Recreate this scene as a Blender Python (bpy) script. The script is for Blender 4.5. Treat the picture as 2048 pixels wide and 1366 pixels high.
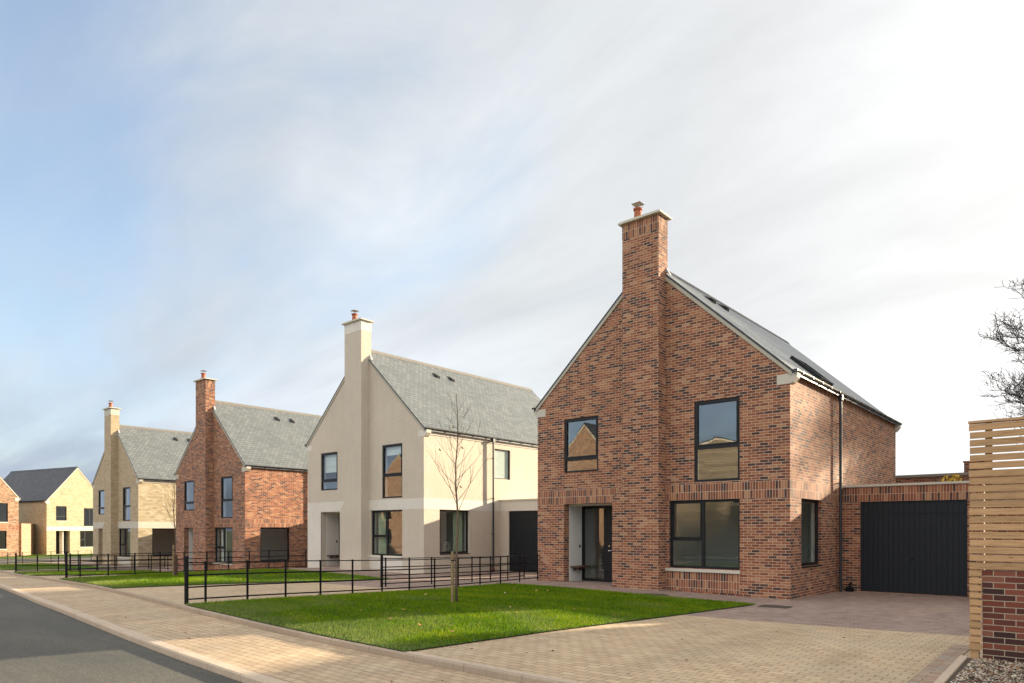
import bpy, math, random
import numpy as np
from mathutils import Vector, Matrix
R = math.radians
for o in list(bpy.data.objects): bpy.data.objects.remove(o)
S = bpy.context.scene
COL = S.collection
random.seed(7); rng = np.random.default_rng(7)

# ---------------------------------------------------------------- camera, world, sun, exposure
# Street frame: x runs to the right along the house fronts, y runs away from the street,
# the near right corner of the nearest brick house stands at the origin.
cam = bpy.data.objects.new('camera', bpy.data.cameras.new('camera')); COL.objects.link(cam)
cam.location = (6.105, -18.09, 1.83)
cam.rotation_euler = (R(90), 0, R(40.8))
cam.data.lens = 24.02; cam.data.sensor_width = 36
cam.data.shift_y = 375.0 / 2048
cam.data.clip_start = 0.1; cam.data.clip_end = 3000
S.camera = cam

SUN_EL, SUN_PHI = 13.5, 18.0            # elevation; angle from the +y axis towards +x
to_sun = Vector((math.sin(R(SUN_PHI)) * math.cos(R(SUN_EL)), math.cos(R(SUN_PHI)) * math.cos(R(SUN_EL)), math.sin(R(SUN_EL))))
sun = bpy.data.objects.new('sun', bpy.data.lights.new('sun', 'SUN')); COL.objects.link(sun)
sun.data.energy = 4.5; sun.data.angle = R(0.8); sun.data.color = (1.0, 0.85, 0.62)
sun.rotation_euler = to_sun.to_track_quat('Z', 'Y').to_euler()
sun.location = (10, 30, 20)

W = bpy.data.worlds.new('World'); S.world = W; W.use_nodes = True
def build_world():
    nt = W.node_tree; nt.nodes.clear(); N = nt.nodes.new; L = nt.links.new
    out = N('ShaderNodeOutputWorld')
    sky = N('ShaderNodeTexSky'); sky.sky_type = 'NISHITA'; sky.sun_disc = False
    sky.sun_elevation = R(SUN_EL); sky.sun_rotation = R(SUN_PHI)
    sky.air_density = 1.0; sky.dust_density = 1.0; sky.ozone_density = 1.5
    b1 = N('ShaderNodeBackground'); b1.inputs[1].default_value = 0.10; L(sky.outputs[0], b1.inputs[0])
    tc = N('ShaderNodeTexCoord')
    sep = N('ShaderNodeSeparateXYZ'); L(tc.outputs['Generated'], sep.inputs[0])
    def M(op, a, b=None, clamp=False):
        n = N('ShaderNodeMath'); n.operation = op; n.use_clamp = clamp
        for i, v in enumerate((a, b)):
            if v is None: continue
            if isinstance(v, (int, float)): n.inputs[i].default_value = v
            else: L(v, n.inputs[i])
        return n.outputs[0]
    z = M('MAXIMUM', sep.outputs[2], 0.0)
    zz = M('ADD', z, 0.22)
    px = M('DIVIDE', sep.outputs[0], zz); py = M('DIVIDE', sep.outputs[1], zz)
    def noise(sx, sy, scale, det, rough, off=0.0, dist=0.0, rot=0.0):
        c = N('ShaderNodeCombineXYZ'); L(px, c.inputs[0]); L(py, c.inputs[1]); c.inputs[2].default_value = off
        mp = N('ShaderNodeMapping'); mp.inputs['Rotation'].default_value = (0, 0, R(rot)); mp.inputs['Scale'].default_value = (sx, sy, 1); L(c.outputs[0], mp.inputs[0])
        n = N('ShaderNodeTexNoise'); n.inputs['Scale'].default_value = scale; n.inputs['Detail'].default_value = det
        n.inputs['Roughness'].default_value = rough; n.inputs['Distortion'].default_value = dist; L(mp.outputs[0], n.inputs[0])
        return n.outputs[0]
    big = noise(.55, 1.0, 1.05, 9, .56, 3.1, .35, 8)
    fine = noise(.42, 1.0, 3.2, 9, .62, 8.7, .5, 16)
    soft = noise(.6, 1.0, .5, 2, .5, 1.3)
    d = N('ShaderNodeVectorMath'); d.operation = 'DOT_PRODUCT'
    L(tc.outputs['Generated'], d.inputs[0]); d.inputs[1].default_value = to_sun
    dv = d.outputs['Value']
    glow = N('ShaderNodeMapRange'); glow.inputs[1].default_value = 0.1; glow.inputs[2].default_value = 1.0
    glow.interpolation_type = 'LINEAR'; L(dv, glow.inputs[0])
    near = glow.outputs[0]
    # cover = thin veil everywhere, thicker in the streaks and towards the sun
    cov = M('ADD', M('MULTIPLY', big, 1.7), M('MULTIPLY', fine, .55))
    cov = M('ADD', cov, M('MULTIPLY', soft, .5))
    cov = M('ADD', cov, M('MULTIPLY', near, .7))
    cov = M('SUBTRACT', cov, 1.27)
    low = N('ShaderNodeMapRange'); low.inputs[1].default_value = 0.05; low.inputs[2].default_value = .34; low.inputs[3].default_value = .62; low.inputs[4].default_value = 0; L(z, low.inputs[0])
    cov = M('ADD', cov, low.outputs[0])
    covc = N('ShaderNodeMapRange'); covc.interpolation_type = 'SMOOTHSTEP'; covc.inputs[1].default_value = .0; covc.inputs[2].default_value = .62
    covc.inputs[3].default_value = .35; covc.inputs[4].default_value = 1.0
    L(cov, covc.inputs[0])
    ramp = N('ShaderNodeValToRGB'); L(near, ramp.inputs[0])
    e = ramp.color_ramp.elements
    e[0].position = 0; e[0].color = (.315, .345, .385, 1); e[1].position = 1; e[1].color = (.62, .61, .59, 1)
    m = e.new(.5); m.color = (.405, .425, .44, 1); m = e.new(.75); m.color = (.445, .453, .46, 1); m = e.new(.88); m.color = (.53, .53, .53, 1)
    # darker bellies low in the sky, away from the sun
    bel = noise(.3, 1.0, 1.5, 4, .5, 15.2, .2, 6)
    bf = N('ShaderNodeMapRange'); bf.inputs[1].default_value = .38; bf.inputs[2].default_value = .62; bf.inputs[3].default_value = 1.05; bf.inputs[4].default_value = .84
    fm = N('ShaderNodeMapRange'); fm.inputs[1].default_value = .3; fm.inputs[2].default_value = .7; fm.inputs[3].default_value = .92; fm.inputs[4].default_value = 1.08; L(fine, fm.inputs[0])
    L(bel, bf.inputs[0]); bfm = M('MULTIPLY', bf.outputs[0], fm.outputs[0])
    # unseen sky opposite the sun, brightened and warmed overhead to lift the shaded fronts
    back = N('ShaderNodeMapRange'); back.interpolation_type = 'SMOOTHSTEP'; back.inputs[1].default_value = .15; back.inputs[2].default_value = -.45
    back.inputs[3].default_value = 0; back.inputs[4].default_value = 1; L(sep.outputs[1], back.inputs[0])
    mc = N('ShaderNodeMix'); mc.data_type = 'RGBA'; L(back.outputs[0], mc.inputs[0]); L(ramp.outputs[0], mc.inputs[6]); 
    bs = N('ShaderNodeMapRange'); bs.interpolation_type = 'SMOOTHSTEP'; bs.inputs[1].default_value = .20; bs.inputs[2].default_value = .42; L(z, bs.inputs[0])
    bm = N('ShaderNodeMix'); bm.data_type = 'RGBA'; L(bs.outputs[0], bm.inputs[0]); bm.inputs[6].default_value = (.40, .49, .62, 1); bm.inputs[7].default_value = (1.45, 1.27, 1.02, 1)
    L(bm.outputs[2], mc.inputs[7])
    # blue-grey bank low on the side away from the sun
    lo = N('ShaderNodeMapRange'); lo.interpolation_type = 'SMOOTHSTEP'; lo.inputs[1].default_value = .26; lo.inputs[2].default_value = .08; L(z, lo.inputs[0])
    aw = N('ShaderNodeMapRange'); aw.interpolation_type = 'SMOOTHSTEP'; aw.inputs[1].default_value = .45; aw.inputs[2].default_value = .10; L(dv, aw.inputs[0])
    bn = N('ShaderNodeMapRange'); bn.interpolation_type = 'SMOOTHSTEP'; bn.inputs[1].default_value = .38; bn.inputs[2].default_value = .58; L(bel, bn.inputs[0])
    bk = M('MULTIPLY', M('MULTIPLY', lo.outputs[0], aw.outputs[0]), bn.outputs[0])
    m2 = N('ShaderNodeMix'); m2.data_type = 'RGBA'; L(M('MULTIPLY', bk, .8), m2.inputs[0]); L(mc.outputs[2], m2.inputs[6]); m2.inputs[7].default_value = (.215, .255, .325, 1)
    vm = N('ShaderNodeVectorMath'); vm.operation = 'SCALE'; L(m2.outputs[2], vm.inputs[0]); L(bfm, vm.inputs['Scale'])
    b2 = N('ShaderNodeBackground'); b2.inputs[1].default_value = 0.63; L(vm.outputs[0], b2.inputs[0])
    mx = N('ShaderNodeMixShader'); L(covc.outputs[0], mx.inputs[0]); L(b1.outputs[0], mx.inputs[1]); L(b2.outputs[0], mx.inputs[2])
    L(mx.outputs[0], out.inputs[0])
build_world()
S.view_settings.view_transform = 'Standard'; S.view_settings.look = 'None'
S.view_settings.gamma = 1; S.view_settings.exposure = 1.82
S.render.engine = 'CYCLES'
S.cycles.max_bounces = 8; S.cycles.transparent_max_bounces = 16

# ---------------------------------------------------------------- ground height
HP = np.array([  # x, y, z
 (0,0,0),(-8.4,0,.12),(-8.24,-11.5,.28),(0,4.6,-.07),(4,5,-.05),(5,-7.4,.21),(6,-14,.18),(0,-6,.10),(-.9,-12.1,.20),(-4,-1.5,.08),
 (-4,-14,.24),(-14.65,.5,-.02),(-23,.5,-.03),(-10.4,-5,.085),(-10.4,0,-.03),(-22.3,-10,.03),(-22.3,-.8,0),(-22.3,-5,.02),(-28.1,-2,-.42),(-31,-.3,-.62),(-36.4,0,-.6),
 (-41.9,0,-.66),(-50,0,-.72),(-36,-8.2,-.38),(-37.6,-5.3,-.52),(-56.6,-4,-.85),(-62,0,-.9),(-80,5,-1.0),(-76,-5,-.95),(-28,-9.5,-.15),(-50,-10,-.7),
 (12,-8,.2),(12,-18,.2),(0,-20,.15),(-20,-20,-.02),(-40,-20,-.5),(-60,-20,-.9),(-80,-20,-1.0),(20,5,0),(20,25,0),(0,25,-.1),(-30,25,-.6),(-60,25,-.95),(-85,25,-1.05)], float)
def _tps(d2): return np.where(d2 > 1e-9, d2 * np.log(np.maximum(d2, 1e-9)) * .5, 0)
_n = len(HP); _K = _tps(((HP[:, None, :2] - HP[None, :, :2]) ** 2).sum(-1)) + np.eye(_n) * 2.0
_P = np.c_[np.ones(_n), HP[:, :2]]
_A = np.block([[_K, _P], [_P.T, np.zeros((3, 3))]])
_w = np.linalg.solve(_A, np.r_[HP[:, 2], 0, 0, 0])
def H(x, y):
    x = np.asarray(x, float); y = np.asarray(y, float); sh = x.shape
    q = np.stack([x.ravel(), y.ravel()], -1)
    qc = np.stack([np.clip(q[:, 0], -90, 22), np.clip(q[:, 1], -24, 30)], -1)
    v = _tps(((qc[:, None] - HP[None, :, :2]) ** 2).sum(-1)) @ _w[:_n] + _w[_n] + qc @ _w[_n + 1:]
    return v.reshape(sh)
def h1(x, y): return float(H(np.array([x]), np.array([y]))[0])

# ---------------------------------------------------------------- materials
MATS = {}
def new_mat(name):
    m = bpy.data.materials.new(name); m.use_nodes = True; nt = m.node_tree
    b = nt.nodes['Principled BSDF']; MATS[name] = m
    return m, nt, b
def rgb(c): return (c[0], c[1], c[2], 1)
class G:                                  # small node-graph helper
    def __init__(s, nt): s.nt = nt; s.N = nt.nodes.new; s.L = nt.links.new
    def m(s, op, a, b=None, clamp=False):
        n = s.N('ShaderNodeMath'); n.operation = op; n.use_clamp = clamp
        for i, v in enumerate((a, b)):
            if v is None: continue
            if isinstance(v, (int, float)): n.inputs[i].default_value = v
            else: s.L(v, n.inputs[i])
        return n.outputs[0]
    def noise(s, vec, scale, det=3, rough=.5, dist=0):
        n = s.N('ShaderNodeTexNoise'); n.inputs['Scale'].default_value = scale; n.inputs['Detail'].default_value = det
        n.inputs['Roughness'].default_value = rough; n.inputs['Distortion'].default_value = dist
        if vec is not None: s.L(vec, n.inputs[0])
        return n.outputs[0]
    def ramp(s, f, stops, interp='LINEAR'):
        r = s.N('ShaderNodeValToRGB'); r.color_ramp.interpolation = interp; e = r.color_ramp.elements
        e[0].position, e[0].color = stops[0][0], rgb(stops[0][1]); e[1].position, e[1].color = stops[-1][0], rgb(stops[-1][1])
        for p, c in stops[1:-1]:
            k = e.new(p); k.color = rgb(c)
        s.L(f, r.inputs[0]); return r.outputs[0]
    def mix(s, f, a, b, mode='MIX'):
        n = s.N('ShaderNodeMix'); n.data_type = 'RGBA'; n.blend_type = mode
        for sock, v in ((n.inputs[0], f), (n.inputs[6], a), (n.inputs[7], b)):
            if isinstance(v, (int, float)): sock.default_value = v
            elif isinstance(v, tuple): sock.default_value = rgb(v)
            else: s.L(v, sock)
        return n.outputs[2]
    def rng(s, f, a, b, c, d):
        n = s.N('ShaderNodeMapRange')
        for i, v in enumerate((a, b, c, d)): n.inputs[i + 1].default_value = v
        s.L(f, n.inputs[0]); return n.outputs[0]
    def bump(s, h, strength, dist, b, prev=None):
        n = s.N('ShaderNodeBump'); n.inputs['Strength'].default_value = strength; n.inputs['Distance'].default_value = dist
        s.L(h, n.inputs['Height'])
        if prev is not None: s.L(prev, n.inputs['Normal'])
        if b is not None: s.L(n.outputs[0], b.inputs['Normal'])
        return n.outputs[0]
    def uv(s):
        return s.N('ShaderNodeTexCoord').outputs['UV']
    def obj(s):
        return s.N('ShaderNodeNewGeometry').outputs['Position']
    def map(s, v, scale=(1, 1, 1), rot=0, loc=(0, 0, 0)):
        n = s.N('ShaderNodeMapping'); n.inputs['Scale'].default_value = scale; n.inputs['Rotation'].default_value = (0, 0, rot)
        n.inputs['Location'].default_value = loc
        s.L(v, n.inputs[0]); return n.outputs[0]
def brick_nodes(g, vec, bw, rh, mortar, offset=.5, smooth=.1):
    n = g.N('ShaderNodeTexBrick'); n.offset = offset; n.offset_frequency = 2; n.squash = 1
    n.inputs['Color1'].default_value = (0, 0, 0, 1); n.inputs['Color2'].default_value = (1, 1, 1, 1); n.inputs['Mortar'].default_value = (.5, .5, .5, 1)
    n.inputs['Scale'].default_value = 1; n.inputs['Mortar Size'].default_value = mortar; n.inputs['Mortar Smooth'].default_value = smooth
    n.inputs['Bias'].default_value = 0; n.inputs['Brick Width'].default_value = bw; n.inputs['Row Height'].default_value = rh
    g.L(vec, n.inputs['Vector']); return n.outputs['Color'], n.outputs['Fac']
def brick_mat(name, stops, mortar_c, bw=.225, rh=.075, ms=.0055, offset=.5, rough=.9, bump=.6, dirt=.25, noise_amt=.35, wob=.004, mottle=None):
    m, nt, b = new_mat(name); g = G(nt); uv = g.uv()
    nv = g.N('ShaderNodeTexNoise'); nv.inputs['Scale'].default_value = 18; nv.inputs['Detail'].default_value = 2; g.L(uv, nv.inputs[0])
    add = g.N('ShaderNodeVectorMath'); add.operation = 'MULTIPLY_ADD'; g.L(nv.outputs['Color'], add.inputs[0]); add.inputs[1].default_value = (wob, wob, 0); g.L(uv, add.inputs[2])
    col, fac = brick_nodes(g, add.outputs[0], bw, rh, ms, offset)
    c = g.ramp(col, stops)
    n1 = g.noise(uv, 45, 3, .6)
    c = g.mix(noise_amt, c, g.ramp(n1, [(.3, (.35, .33, .33)), (.7, (1.0, .97, .93))]), 'MULTIPLY')
    n3 = g.noise(g.map(uv, (1, 1, 1)), .8, 4, .6)
    c = g.mix(dirt, c, g.ramp(n3, [(.3, (.55, .5, .48)), (.7, (1.12, 1.08, 1.04))]), 'MULTIPLY')
    if mottle:
        c = g.mix(g.ramp(g.noise(uv, mottle[0], 3, .6), [(.52, (0, 0, 0)), (.62, (1, 1, 1))]), c, mottle[1])
    n2 = g.noise(uv, 30, 2)
    mc = g.mix(.35, rgb(mortar_c)[:3], g.ramp(n2, [(.3, (.6, .6, .6)), (.7, (1, 1, 1))]), 'MULTIPLY')
    g.L(g.mix(fac, c, mc), b.inputs['Base Color']); b.inputs['Roughness'].default_value = rough
    inv = g.m('SUBTRACT', 1.0, fac)
    hh = g.m('ADD', g.m('MULTIPLY', inv, .6), g.m('MULTIPLY', n1, .4))
    g.bump(hh, bump, .012, b)
    return m
RED = [(0, (.070, .038, .034)), (.08, (.10, .050, .042)), (.17, (.16, .062, .040)), (.28, (.24, .080, .042)), (.48, (.315, .106, .050)), (.68, (.38, .140, .066)), (.87, (.44, .195, .095)), (1, (.50, .275, .155))]
brick_mat('red_brick', RED, (.60, .46, .33), ms=.0062, dirt=.4)
brick_mat('red_soldier_brick', RED, (.60, .46, .33), bw=.075, rh=.225, ms=.0062, offset=0)
REDL = [(0, (.03, .016, .018)), (.2, (.10, .034, .024)), (.5, (.20, .052, .030)), (.8, (.26, .08, .045)), (1, (.28, .12, .08))]
brick_mat('dark_red_brick', REDL, (.44, .36, .25), ms=.0052)
ORA = [(0, (.14, .08, .05)), (.3, (.30, .155, .085)), (.7, (.40, .22, .125)), (1, (.50, .31, .19))]
brick_mat('orange_brick', ORA, (.55, .45, .33))
BUF = [(0, (.42, .315, .19)), (.3, (.48, .365, .225)), (.7, (.53, .41, .26)), (1, (.58, .46, .30))]
brick_mat('buff_brick', BUF, (.54, .45, .32), dirt=.2, noise_amt=.2)
STO = [(0, (.40, .32, .20)), (.4, (.50, .41, .26)), (.8, (.58, .48, .32)), (1, (.64, .55, .38))]
brick_mat('rough_buff_stone', STO, (.40, .33, .22), bw=.3, rh=.12, ms=.01, bump=1.0, wob=.02, dirt=.2)
YEL = [(0, (.36, .285, .17)), (.3, (.43, .345, .21)), (.7, (.48, .39, .25)), (1, (.54, .45, .30))]
brick_mat('yellow_brick', YEL, (.5, .43, .30), dirt=.2, noise_amt=.2)
brick_mat('dark_slate_small', [(0, (.028, .033, .042)), (.5, (.045, .05, .062)), (1, (.07, .075, .088))], (.02, .02, .025), bw=.3, rh=.2, ms=.006, rough=.55, bump=.8)

def slate_mat():
    m, nt, b = new_mat('grey_green_slate'); g = G(nt); uv = g.uv()
    nv = g.N('ShaderNodeTexNoise'); nv.inputs['Scale'].default_value = 5; g.L(uv, nv.inputs[0])
    add = g.N('ShaderNodeVectorMath'); add.operation = 'MULTIPLY_ADD'; g.L(nv.outputs['Color'], add.inputs[0]); add.inputs[1].default_value = (.02, .02, 0); g.L(uv, add.inputs[2])
    v = add.outputs[0]
    col, fac = brick_nodes(g, v, .25, .19, .013, .5, .3)
    sp = g.N('ShaderNodeSeparateXYZ'); g.L(v, sp.inputs[0])
    saw = g.m('FRACT', g.m('DIVIDE', sp.outputs[1], .19))
    c = g.ramp(col, [(0, (.145, .157, .155)), (.35, (.17, .183, .18)), (.7, (.19, .202, .198)), (1, (.22, .23, .225))])
    c = g.mix(.35, c, g.ramp(g.noise(uv, 14, 4, .65), [(.3, (.6, .6, .6)), (.7, (1.1, 1.1, 1.1))]), 'MULTIPLY')
    c = g.mix(.4, c, g.ramp(g.noise(uv, .5, 3), [(.3, (.75, .77, .75)), (.7, (1.1, 1.08, 1.05))]), 'MULTIPLY')
    c = g.mix(fac, c, (.05, .052, .05))
    g.L(c, b.inputs['Base Color']); b.inputs['Roughness'].default_value = .42
    g.bump(g.m('SUBTRACT', g.m('ADD', g.m('SUBTRACT', 1.0, saw), g.m('MULTIPLY', col, .3)), g.m('MULTIPLY', fac, .6)), .45, .010, b)
slate_mat()

def plain(name, c, rough=.6, metal=0, nz=0, nsc=30, bump=0, bsc=60, bd=.003, spec=.5, tint=.0, tsc=1.5):
    m, nt, b = new_mat(name); g = G(nt); pos = g.obj()
    col = None
    if nz:
        n = g.noise(pos, nsc, 4, .6)
        col = g.mix(nz, tuple(c), g.ramp(n, [(.3, (.5, .5, .5)), (.7, (1.15, 1.15, 1.15))]), 'MULTIPLY')
    if tint:
        n = g.noise(pos, tsc, 4, .6)
        col = g.mix(tint, col if col is not None else tuple(c), g.ramp(n, [(.3, (.6, .56, .5)), (.7, (1.1, 1.08, 1.04))]), 'MULTIPLY')
    if col is not None: g.L(col, b.inputs['Base Color'])
    else: b.inputs['Base Color'].default_value = rgb(c)
    b.inputs['Roughness'].default_value = rough; b.inputs['Metallic'].default_value = metal; b.inputs['Specular IOR Level'].default_value = spec
    if bump: g.bump(g.noise(pos, bsc, 3, .6), bump, bd, b)
    return m
plain('pale_stone', (.58, .53, .44), .85, nz=.12, nsc=25, bump=.2, tint=.15)
plain('sill_stone', (.62, .58, .48), .8, nz=.1, tint=.15)
plain('verge_cement', (.47, .43, .34), .9, nz=.2, tint=.2)
plain('ridge_tile_clay', (.20, .185, .165), .85, nz=.25, nsc=8, tint=.2)
plain('window_aluminium', (.012, .0125, .014), .45, nz=.1, nsc=4, spec=.3)
plain('black_paint', (.006, .006, .007), .55, nz=.2, nsc=40, spec=.25)
plain('gutter_grey', (.028, .030, .034), .45)
plain('vent_black', (.012, .012, .013), .9)
plain('terracotta', (.40, .12, .055), .8, nz=.2)
plain('galvanised_metal', (.42, .42, .42), .45, .8)
plain('chrome', (.7, .7, .7), .2, 1)
plain('interior_plaster', (.74, .72, .67), .9)
plain('interior_floor', (.42, .34, .25), .6, nz=.2)
plain('lead_flashing', (.42, .43, .45), .6)
plain('dark_timber', (.10, .055, .035), .6, nz=.3)
plain('white_fabric', (.86, .86, .82), .9)
plain('green_fabric', (.55, .60, .42), .9)
plain('rope_weave', (.55, .50, .36), .8)
plain('leaf_green', (.08, .14, .04), .5)
plain('petal_white', (.85, .85, .82), .5)
plain('teal_box', (.03, .12, .14), .5)
plain('brown_iron', (.09, .04, .03), .7, nz=.4)
plain('cable_black', (.02, .02, .02), .6)

def render_mat(name, c, bump, streak):
    m, nt, b = new_mat(name); g = G(nt); uv = g.uv(); pos = g.obj()
    rip = g.noise(g.map(uv, (1, 2.2, 1)), 9, 5, .7, 1.0)
    fine_ = g.noise(uv, 45, 3, .6)
    col = g.mix(.35, tuple(c), g.ramp(rip, [(.3, (.74, .72, .70)), (.7, (1.12, 1.12, 1.12))]), 'MULTIPLY')
    col = g.mix(.30, col, g.ramp(g.noise(uv, .55, 5, .6), [(.3, (.74, .71, .66)), (.7, (1.10, 1.09, 1.07))]), 'MULTIPLY')
    col = g.mix(streak, col, g.ramp(g.noise(g.map(uv, (5, .22, 1)), 1.6, 4, .7), [(.40, (.62, .60, .55)), (.6, (1.05, 1.05, 1.05))]), 'MULTIPLY')
    g.L(col, b.inputs['Base Color']); b.inputs['Roughness'].default_value = .95
    g.bump(g.m('ADD', g.m('MULTIPLY', rip, .7), g.m('MULTIPLY', fine_, .3)), bump, .035, b)
render_mat('rough_render', (.645, .56, .455), .9, .09)
render_mat('smooth_render', (.73, .68, .60), .12, .06)
def door_mat():
    m, nt, b = new_mat('garage_boards'); g = G(nt); pos = g.N('ShaderNodeTexCoord').outputs['Object']
    n = g.noise(g.map(pos, (6, 6, .6)), 4, 5, .6)
    g.L(g.mix(.4, (.015, .018, .022), g.ramp(n, [(.3, (.6, .6, .6)), (.7, (1.2, 1.2, 1.2))]), 'MULTIPLY'), b.inputs['Base Color'])
    b.inputs['Roughness'].default_value = .55; b.inputs['Specular IOR Level'].default_value = .3; g.bump(n, .15, .002, b)
door_mat()
def glass_mat(name, tint, ior, bumpy=.0):
    m, nt, b = new_mat(name); nt.nodes.remove(b); g = G(nt)
    t = g.N('ShaderNodeBsdfTransparent'); t.inputs[0].default_value = rgb(tint)
    gl = g.N('ShaderNodeBsdfGlossy'); gl.inputs['Roughness'].default_value = .0; gl.inputs[0].default_value = (.96, .98, 1, 1)
    ge = g.N('ShaderNodeNewGeometry'); dt = g.N('ShaderNodeVectorMath'); dt.operation = 'DOT_PRODUCT'
    g.L(ge.outputs['Normal'], dt.inputs[0]); g.L(ge.outputs['Incoming'], dt.inputs[1])
    c1 = g.m('SUBTRACT', 1.0, g.m('ABSOLUTE', dt.outputs['Value']), clamp=True)
    f0 = ((ior - 1) / (ior + 1)) ** 2
    fres = g.m('ADD', f0, g.m('MULTIPLY', g.m('POWER', c1, 5.0), 1 - f0), clamp=True)      # Schlick, same from both sides of the pane
    n = g.noise(g.obj(), 1.6, 2)
    bp = g.N('ShaderNodeBump'); bp.inputs['Strength'].default_value = .04; bp.inputs['Distance'].default_value = .02; g.L(n, bp.inputs['Height'])
    g.L(bp.outputs[0], gl.inputs['Normal'])
    mx = g.N('ShaderNodeMixShader'); g.L(fres, mx.inputs[0]); g.L(t.outputs[0], mx.inputs[1]); g.L(gl.outputs[0], mx.inputs[2])
    g.L(mx.outputs[0], nt.nodes['Material Output'].inputs[0])
glass_mat('window_glass', (.80, .86, .84), 2.3)
glass_mat('dark_window_glass', (.35, .38, .38), 1.7)

def wood_mat(name, base, dark, knots=True):
    m, nt, b = new_mat(name); g = G(nt); uv = g.uv()
    n = g.noise(g.map(uv, (1.2, 22, 1)), 3, 6, .65, .6)
    c = g.ramp(n, [(.28, dark), (.5, base), (.75, tuple(min(1, v * 1.18) for v in base))])
    # each board has its own tone
    sp = g.N('ShaderNodeSeparateXYZ'); g.L(uv, sp.inputs[0])
    row = g.m('FLOOR', g.m('DIVIDE', sp.outputs[1], .0955))
    wn = g.N('ShaderNodeTexWhiteNoise'); wn.noise_dimensions = '1D'; g.L(row, wn.inputs['W'])
    c = g.mix(.8, c, g.ramp(wn.outputs[0], [(0, (.72, .72, .66)), (1, (1.08, 1.05, 1.0))]), 'MULTIPLY')
    if knots:
        v = g.N('ShaderNodeTexVoronoi'); v.inputs['Scale'].default_value = 3.3; g.L(g.map(uv, (.8, 2.6, 1)), v.inputs[0])
        c = g.mix(g.ramp(v.outputs['Distance'], [(.0, (.85, .85, .85)), (.055, (.5, .5, .5)), (.09, (0, 0, 0))]), c, tuple(v_ * .35 for v_ in dark))
    c = g.mix(.35, c, g.ramp(g.noise(uv, 1.6, 4, .6), [(.35, (.68, .66, .55)), (.7, (1.08, 1.05, 1))]), 'MULTIPLY')
    g.L(c, b.inputs['Base Color']); b.inputs['Roughness'].default_value = .75
    g.bump(n, .25, .003, b)
wood_mat('softwood_slats', (.56, .345, .18), (.36, .195, .085))
wood_mat('weathered_stake', (.33, .235, .125), (.17, .115, .06), False)
brick_mat('timber_cladding', [(0, (.24, .18, .12)), (.5, (.30, .235, .16)), (1, (.37, .295, .20))], (.10, .075, .05), bw=3.2, rh=.17, ms=.012, rough=.8, bump=.4)

def paver_mat(name, stops, joint, bw, rh, rot=0, rough=.85, dust=None):
    m, nt, b = new_mat(name); g = G(nt); uv = g.uv(); v0 = g.map(uv, rot=rot)
    nv = g.N('ShaderNodeTexNoise'); nv.inputs['Scale'].default_value = 9; g.L(v0, nv.inputs[0])
    add = g.N('ShaderNodeVectorMath'); add.operation = 'MULTIPLY_ADD'; g.L(nv.outputs['Color'], add.inputs[0]); add.inputs[1].default_value = (.012, .012, 0); g.L(v0, add.inputs[2])
    col, fac = brick_nodes(g, add.outputs[0], bw, rh, .0065, .5, .25)
    c = g.ramp(col, stops)
    c = g.mix(.3, c, g.ramp(g.noise(uv, 60, 4, .7), [(.3, (.55, .55, .55)), (.7, (1.15, 1.15, 1.15))]), 'MULTIPLY')
    big = g.noise(g.map(uv, (1, .45, 1)), .5, 5, .6, .6)
    c = g.mix(.55, c, g.ramp(big, [(.3, (.72, .67, .64)), (.52, (.98, .97, .95)), (.7, (1.16, 1.12, 1.02))]), 'MULTIPLY')
    if dust: c = g.mix(g.ramp(g.noise(uv, .9, 5, .65, .4), [(.50, (0, 0, 0)), (.72, (.55, .55, .55))]), c, dust)
    trk = g.noise(g.map(uv, (1.3, .10, 1)), 1.3, 4, .6, .2)
    c = g.mix(.35, c, g.ramp(trk, [(.35, (.72, .70, .68)), (.6, (1.08, 1.07, 1.05))]), 'MULTIPLY')
    jf = g.m('MULTIPLY', fac, g.rng(g.noise(uv, 2.2, 3), .3, .7, .45, 1.0))
    c = g.mix(jf, c, joint)
    st = g.noise(uv, 5.5, 5, .7, .5)
    c = g.mix(g.ramp(st, [(.66, (0, 0, 0)), (.74, (.6, .6, .6))]), c, tuple(v_ * .55 for v_ in stops[0][1]))
    g.L(c, b.inputs['Base Color']); b.inputs['Roughness'].default_value = rough
    g.bump(g.m('SUBTRACT', g.m('ADD', g.m('MULTIPLY', g.noise(uv, 40, 3), .3), g.m('MULTIPLY', col, .25)), fac), .6, .006, b)
paver_mat('buff_pavers', [(0, (.48, .35, .22)), (.3, (.525, .385, .245)), (.7, (.56, .415, .265)), (1, (.60, .455, .295))], (.12, .085, .06), .20, .13, dust=(.52, .44, .30))
paver_mat('buff_drive_pavers', [(0, (.51, .375, .235)), (.3, (.56, .415, .26)), (.7, (.60, .45, .285)), (1, (.64, .49, .315))], (.12, .085, .06), .20, .13, dust=(.54, .45, .31))
paver_mat('mauve_pavers', [(0, (.28, .195, .16)), (.3, (.32, .228, .19)), (.7, (.36, .26, .215)), (1, (.41, .31, .25))], (.12, .09, .08), .20, .13)
paver_mat('border_pavers', [(0, (.36, .24, .17)), (.3, (.42, .29, .20)), (.7, (.36, .31, .26)), (1, (.50, .36, .24))], (.15, .10, .07), .30, .11)
plain('kerb_concrete', (.60, .48, .36), .9, nz=.35, nsc=35, bump=.5, bsc=120, tint=.3, tsc=2.5)
plain('edging_concrete', (.44, .35, .26), .9, nz=.35, nsc=30, bump=.4, bsc=100, tint=.35, tsc=2)
plain('drain_iron', (.16, .14, .12), .6, .6, nz=.3)
plain('soil', (.10, .075, .05), .95, nz=.4, nsc=5)
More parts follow.
